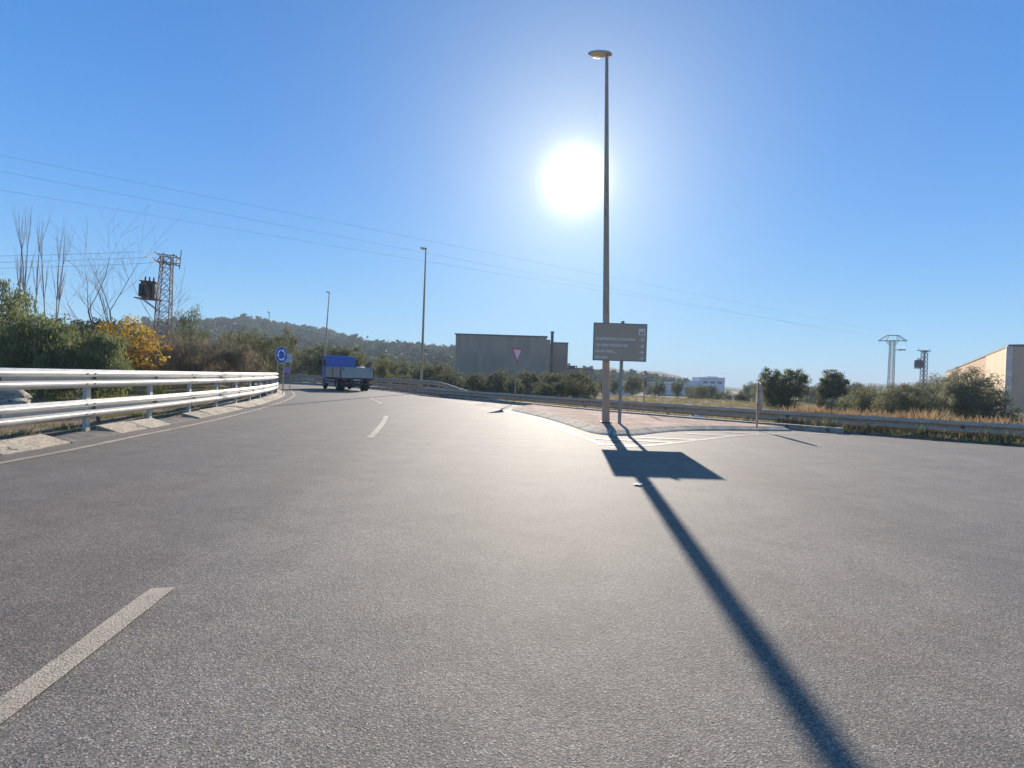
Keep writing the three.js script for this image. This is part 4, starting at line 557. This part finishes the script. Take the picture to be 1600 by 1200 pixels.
{
  const r = rng(404);
  for (const [k, x, z, s] of [['belt_tree', -22.8, -42, .95], ['belt_tree', -27.5, -52, 1.05], ['belt_pine', -25.5, -56, 1.1], ['belt_tree', -33.5, -60, 1.1], ['belt_pine', -30.2, -66, 1.15], ['belt_tree', -27.5, -70, 1.25], ['belt_pine', -34.5, -74, 1.2], ['belt_poplar', -24.6, -66, 1.0], ['belt_tree', -22.3, -60, 1.1], ['belt_pine', -20.6, -62, 1.0], ['belt_poplar', -18.6, -60, .95], ['belt_poplar', -16.5, -64, .85], ['belt_tree', -39, -70, 1.2], ['belt_pine', -43, -74, 1.3], ['belt_tree', -47, -70, 1.2], ['belt_poplar', -20.5, -78, 1.0], ['belt_poplar', -18.2, -84, 1.0], ['belt_tree', -22.5, -90, 1.15], ['belt_poplar', -16.2, -92, 1.1], ['belt_tree', -19, -100, 1.2], ['belt_tree', -14.2, -96, 1.0], ['belt_poplar', -25, -100, 1.2], ['belt_pine', -28, -96, 1.1], ['belt_tree', -31, -92, 1.15], ['belt_poplar', -14.4, -78, .8]]) belt(k, x, z, s, r() * 6.28);
  for (const [x, z, s] of [[-9.2, -60, 1.5], [-7.6, -57, 1.0], [-12.2, -64, 1.25], [-4.6, -62, 1.1], [-1.8, -66, 1.3], [.2, -60, .95], [2.2, -68, 1.35], [4.8, -62, 1.25], [7.6, -60, 1.35], [9.4, -66, 1.05], [-10.8, -50, .7], [3.4, -52, .75], [6.1, -54, .95]]) belt('belt_shrub', x, z, s, r() * 6.28);
  for (const [x, z, s] of [[24.5, -120, 1.0], [28.5, -118, 1.15], [33, -112, .85], [38.5, -116, .9], [42, -110, .7], [45.5, -114, .75], [30.5, -128, 1.0], [20.5, -112, .85]]) belt('belt_tree', x, z, s, r() * 6.28, 'hazy grey-green tree behind the direction board, below the low hill', 'hazy trees below the low hill');
  for (let k = 0; k < 34; k++) { const x = 46 + k * 3.5 + (r() - .5) * 3, z = -128 - r() * 40; belt(k % 3 ? 'belt_shrub' : 'belt_tree', x, z, (k % 3 ? 2.0 + .6 * r() : 1.1 + .4 * r()) * (x / -z < .43 ? .74 : 1.12), r() * 6.28, k % 3 ? 'grey-green shrub in the hedgerow across the far side of the field' : 'rounded tree in the hedgerow across the far side of the field', k % 3 ? 'hedgerow shrubs across the field' : 'hedgerow trees across the field'); }
  belt('belt_shrub', 32.2, -70, .5, 1, 'lone dark bush lying low in the dry field', 'lone field bush');
}
/* ---------- hills ---------- */
function hillMesh(X0, X1, Z0, Z1, nx, nz, f, color) {
  const pos = [], idx = [], col = []; for (let j = 0; j <= nz; j++) for (let i = 0; i <= nx; i++) { const x = mix(X0, X1, i / nx), z = mix(Z0, Z1, j / nz), y = f(x, z); pos.push(x, y, z); const k = 1 + .5 * fbm(x * .02, z * .02); col.push(color[0] * k, color[1] * k, color[2] * k); }
  for (let j = 0; j < nz; j++) for (let i = 0; i < nx; i++) { const a = j * (nx + 1) + i; idx.push(a, a + nx + 1, a + 1, a + 1, a + nx + 1, a + nx + 2); }
  const g = new THREE.BufferGeometry(); g.setAttribute('position', new THREE.Float32BufferAttribute(pos, 3)); g.setAttribute('color', new THREE.Float32BufferAttribute(col, 3)); g.setIndex(idx); g.computeVertexNormals(); return g;
}
const hillMat = new THREE.MeshStandardMaterial({ vertexColors: true, roughness: 1 });
const prof = (pts, x) => { if (x <= pts[0][0]) return pts[0][1]; for (let k = 1; k < pts.length; k++) if (x <= pts[k][0]) { const t = (x - pts[k - 1][0]) / (pts[k][0] - pts[k - 1][0]); return mix(pts[k - 1][1], pts[k][1], t * t * (3 - 2 * t)); } return pts[pts.length - 1][1]; };
const ridge = [[-620, 8], [-520, 16], [-400, 24], [-330, 31], [-288, 36], [-262, 41], [-238, 44], [-200, 40], [-161, 30.5], [-121, 25.5], [-88, 25], [-60, 23.5], [0, 15], [70, 6], [150, -5], [240, -8]];
const hillY = (x, z) => { const d = (z + 520) / (z > -520 ? 330 : 260), s = Math.max(0, 1 - d * d); return -6 + (prof(ridge, x * (1 + .12 * d)) + 6) * Math.pow(s, 1.15) + 3 * fbm(x * .012, z * .012) * s; };
solo('wooded_hill', hillMesh(-700, 260, -780, -190, 150, 90, hillY, [.11, .105, .065]), hillMat, 'long low hill covered with pines behind the truck and factory', 'hill', null, 'structure');
{
  const r = rng(77), t = leafCloud({ seed: 61, lobes: [[0, 2.3, 0, 1.5, 1.2, 1.5], [.3, 1.2, 0, 1.3, .8, 1.3]], clumps: 16, leaves: 6, clumpR: .5, size: 1.15, aspect: .7, colors: [[.6, .75, .36]] }).g, n = 11000;
  const im = new THREE.InstancedMesh(t, leafM(.2), n), m = new THREE.Matrix4(), q = new THREE.Quaternion(), c = new THREE.Color(); let k = 0;
  while (k < n) { const x = -640 + r() * 860, z = -230 - r() * 380; const y = hillY(x, z); if (y < -3) continue; if (N(x * .02, z * .02) < -.25 && r() < .5) continue; const s = 1.0 + 1.7 * r() * r() * r() + .7 * r(); q.setFromAxisAngle(V(0, 1, 0), r() * 6.28); m.compose(V(x, y - .9, z), q, V(s * 1.15, s, s * 1.15)); im.setMatrixAt(k, m); const b = .12 + .09 * r(); c.setRGB(b * 1.1, b, b * .95); im.setColorAt(k, c); k++; }
  im.name = 'hillside_pines'; im.castShadow = im.receiveShadow = true; tag(im, 'pine wood covering the long hill', 'pine wood', null, 'stuff'); scene.add(im);
}
const ridge2 = [[60, -6], [110, 6], [132, 14], [150, 22], [172, 27], [195, 23.5], [215, 22], [252, 22.5], [275, 19], [300, 12], [334, 5], [380, -2], [450, -6]];
solo('low_hill', hillMesh(27, 320, -700, -506, 90, 30, (x, z) => -7 + (prof(ridge2, x * 1.5) * .68 + 7.5) * Math.pow(Math.max(0, 1 - ((z + 600) / 97) ** 2), .8) + 1.2 * fbm(x * .03, z * .03), [.11, .105, .065]), hillMat, 'low hazy hill behind the direction board posts', 'hill', null, 'structure');
const ridge3 = [[1500, -20], [2300, -10], [2600, 8], [2700, 14], [2800, 26], [2870, 34], [2940, 27], [3075, 36], [3160, 32], [3280, 48], [3500, 62], [3900, 50], [4600, 70]];
solo('mountain_range', hillMesh(525, 1645, -1540, -1260, 160, 24, (x, z) => -8 + (prof(ridge3, x / .35) * .6 + 9) * Math.max(0, 1 - ((z + 1400) / 137) ** 2) + 2 * fbm(x * .022, z * .022), [.11, .105, .065]), hillMat, 'pale blue mountains on the far horizon', 'mountains', null, 'structure');
/* ---------- grass and small things ---------- */
function blades(seed, n, h, w, spread, colors) { const r = rng(seed), pos = [], col = []; for (let k = 0; k < n; k++) { const a = r() * 6.28, d = Math.sqrt(r()) * spread, x = Math.cos(a) * d, z = Math.sin(a) * d, hh = h * (.5 + .6 * r()), lx = (r() - .5) * hh * .7, lz = (r() - .5) * hh * .7, t = r() * 6.28, wx = Math.cos(t) * w, wz = Math.sin(t) * w; pos.push(x - wx, 0, z - wz, x + wx, 0, z + wz, x + lx * .4 + wx * .7, hh * .6, z + lz * .4 + wz * .7, x - wx, 0, z - wz, x + lx * .4 + wx * .7, hh * .6, z + lz * .4 + wz * .7, x + lx, hh, z + lz); const c = colors[Math.floor(r() * colors.length)], b = .7 + .6 * r(); for (let q = 0; q < 6; q++) col.push(c[0] * b, c[1] * b, c[2] * b); } const g = new THREE.BufferGeometry(); g.setAttribute('position', new THREE.Float32BufferAttribute(pos, 3)); g.setAttribute('color', new THREE.Float32BufferAttribute(col, 3)); return g; }
function scatter(name, label, geo, n, seed, place) { const r = rng(seed), im = new THREE.InstancedMesh(geo, M.leafThin, n), m = new THREE.Matrix4(), q = new THREE.Quaternion(); let k = 0, tries = 0; while (k < n && tries++ < n * 60) { const p = place(r); if (!p) continue; q.setFromAxisAngle(V(0, 1, 0), r() * 6.28); m.compose(V(p[0], gy(p[0], p[1]) - .02, p[1]), q, V(p[2], p[2] * (p[3] ?? 1), p[2])); im.setMatrixAt(k++, m); } im.count = k; im.name = numbered(name); im.castShadow = im.receiveShadow = true; tag(im, label, 'grass', null, 'stuff'); scene.add(im); }
const beyondEdge = (x, z) => -distTo(edgeCoarse, x, z), beyondLeft = (x, z) => -distTo(leftCoarse, x, z);
const stands = [[14.0, -19.6, 2.3, 1.8], [15.6, -20.4, 1.8, 1.5], [19.2, -20.6, 1.5, .9], [12.4, -20.4, 1.0, 1.0]];
scatter('dry_grass', 'tall orange-brown dry grass standing in clumps behind the single guardrail', blades(1, 70, .85, .0028, .45, [[.40, .26, .13], [.34, .22, .12], [.43, .31, .17]]), 420, 5, (r) => { const q = stands[Math.floor(r() * stands.length)], a = r() * 6.28, d = Math.sqrt(r()), x = q[0] + Math.cos(a) * d * q[2], z = q[1] + Math.sin(a) * d * q[3]; if (beyondEdge(x, z) < 1.8) return null; return [x, z, .7 + r() * .5, .6 + .6 * r()]; });
scatter('dry_grass', 'short straw-coloured grass over the field', blades(2, 24, .2, .005, .3, [[.29, .22, .115], [.25, .20, .10], [.19, .18, .08]]), 7000, 6, (r) => { const x = -4 + r() * 60, z = -12 - r() * 75; const d = beyondEdge(x, z); if (d < .5 || d > 55) return null; return [x, z, .6 + r() * .9]; });
scatter('verge_grass', 'low green and brown weeds on the verge behind the bright guardrail', blades(3, 20, .1, .005, .16, [[.17, .2, .06], [.2, .2, .07], [.33, .24, .12]]), 5200, 7, (r) => { const x = -5 - r() * 26, z = 0 - r() * 40; const d = beyondLeft(x, z); if (d < 1.1 || d > 16) return null; if (N(x * .35 + 3, z * .35) < (d < 3.5 ? .12 : -.1)) return null; return [x, z, .6 + r() * .8]; });
scatter('verge_grass', 'green weeds tucked under the single guardrail', blades(4, 22, .3, .007, .18, [[.14, .16, .06], [.11, .13, .05], [.3, .22, .11]]), 900, 8, (r) => { const x = -3 + r() * 24, z = -4 - r() * 24; const d = beyondEdge(x, z); if (d < .4 || d > 2.4) return null; if (x < 8 && d < .9) return null; return [x, z, .5 + r() * .9]; });
for (const [x, z, s, seed, lab] of [[-9.2, -10.3, .9, 71, 'small leafy weed with yellowish leaves between two guardrail posts'], [-8.9, -7.6, .8, 72, 'low dark weed on bare dirt behind the broken kerb end'], [-12.5, -15.5, 1.3, 73, 'bright green weed clump on the verge further along the guardrail'], [-15.2, -21.5, 1.5, 74, 'tuft of lime-green leaves below the brown thickets']]) { const { g } = leafCloud({ seed, lobes: [[0, .22, 0, .25, .2, .25]], clumps: 22, leaves: 9, clumpR: .08, size: .07, aspect: .6, colors: [[.15, .17, .04], [.3, .26, .06], [.1, .12, .04]] }); const root = thing('weed', lab, 'plant', x, gy(x, z), z); root.scale.setScalar(s); part('leaves', g, M.leaf, root); part('stems', merge([0, 1, 2, 3, 4].map((k) => bar(V(0, -.05, 0), V(Math.cos(k * 1.3) * .16, .3, Math.sin(k * 1.3) * .16), .006, .003, 4))), M.bark, root); }
function lump(seed, sx, sy, sz, rough) { const g = new THREE.IcosahedronGeometry(1, 5), p = g.attributes.position; for (let k = 0; k < p.count; k++) { const v = V(p.getX(k), p.getY(k), p.getZ(k)), f = 1 + rough * fbm(v.x * 1.6 + seed, v.y * 1.6, v.z * 1.6); p.setXYZ(k, v.x * f * sx, v.y * f * sy, v.z * f * sz); } g.computeVertexNormals(); return g; }
{ const b = solo('white_boulder', lump(4, .75, .42, .5, .6), M.concretes[1], 'pale boulder on the verge seen between the beams of the bright guardrail', 'rock'); b.position.set(-13.2, .25, -12.8);
  const s = solo('plastic_bag', lump(9, .28, .12, .16, 1.2), new THREE.MeshStandardMaterial({ color: new THREE.Color(.75, .74, .72), roughness: .6 }), 'crumpled white plastic bag in the dry grass behind the kerb', 'litter'); s.position.set(6.25, .06, -16.75);
  const stake = solo('wooden_stake', box(.05, .5, .05, 0, .2, 0, .008), M.bark, 'short broken wooden stake behind the kerb between guardrail posts', 'stake'); stake.position.set(-7.75, 0, -9.4); stake.rotation.z = .12;
  const flat = (w, d, seed) => { const g = new THREE.PlaneGeometry(w, d, 8, 6).rotateX(-Math.PI / 2), p = g.attributes.position; for (let k = 0; k < p.count; k++) p.setY(k, .012 + .016 * Math.abs(N(p.getX(k) * 22 + seed, p.getZ(k) * 22))); g.computeVertexNormals(); return g; };
  const pm = new THREE.MeshStandardMaterial({ color: new THREE.Color(.62, .6, .56), roughness: .8, side: THREE.DoubleSide });
  for (const [x, z, w, seed, lab] of [[1.52, -5.85, .13, 1, 'scrap of white paper lying on the road by the board shadow'], [1.66, -5.75, .06, 2, 'tiny torn paper corner next to the larger scrap on the road']]) { const o = solo('paper_scrap', flat(w, w * .7, seed), pm, lab, 'litter'); o.position.set(x, 0, z); o.rotation.y = seed; }
}
{ const root = thing('timber_stack', 'stack of weathered timber beams on bare ground beside the big olive', 'timber stack', 27.6, gy(27.6, -25), -25, .5); const wood = [[.2, .14, .1], [.26, .19, .13], [.15, .11, .08]].map((c) => new THREE.MeshStandardMaterial({ color: new THREE.Color(...c), roughness: .9 })), r = rng(3); for (let k = 0; k < 15; k++) { const g = box(2.4 + r() * .4, .14, .2, (r() - .5) * .3, .09 + Math.floor(k / 3) * .15, (k % 3 - 1) * .26); g.rotateY((r() - .5) * .1); part('beam', g, wood[k % 3], root); } }
renderer.render(scene, camera);
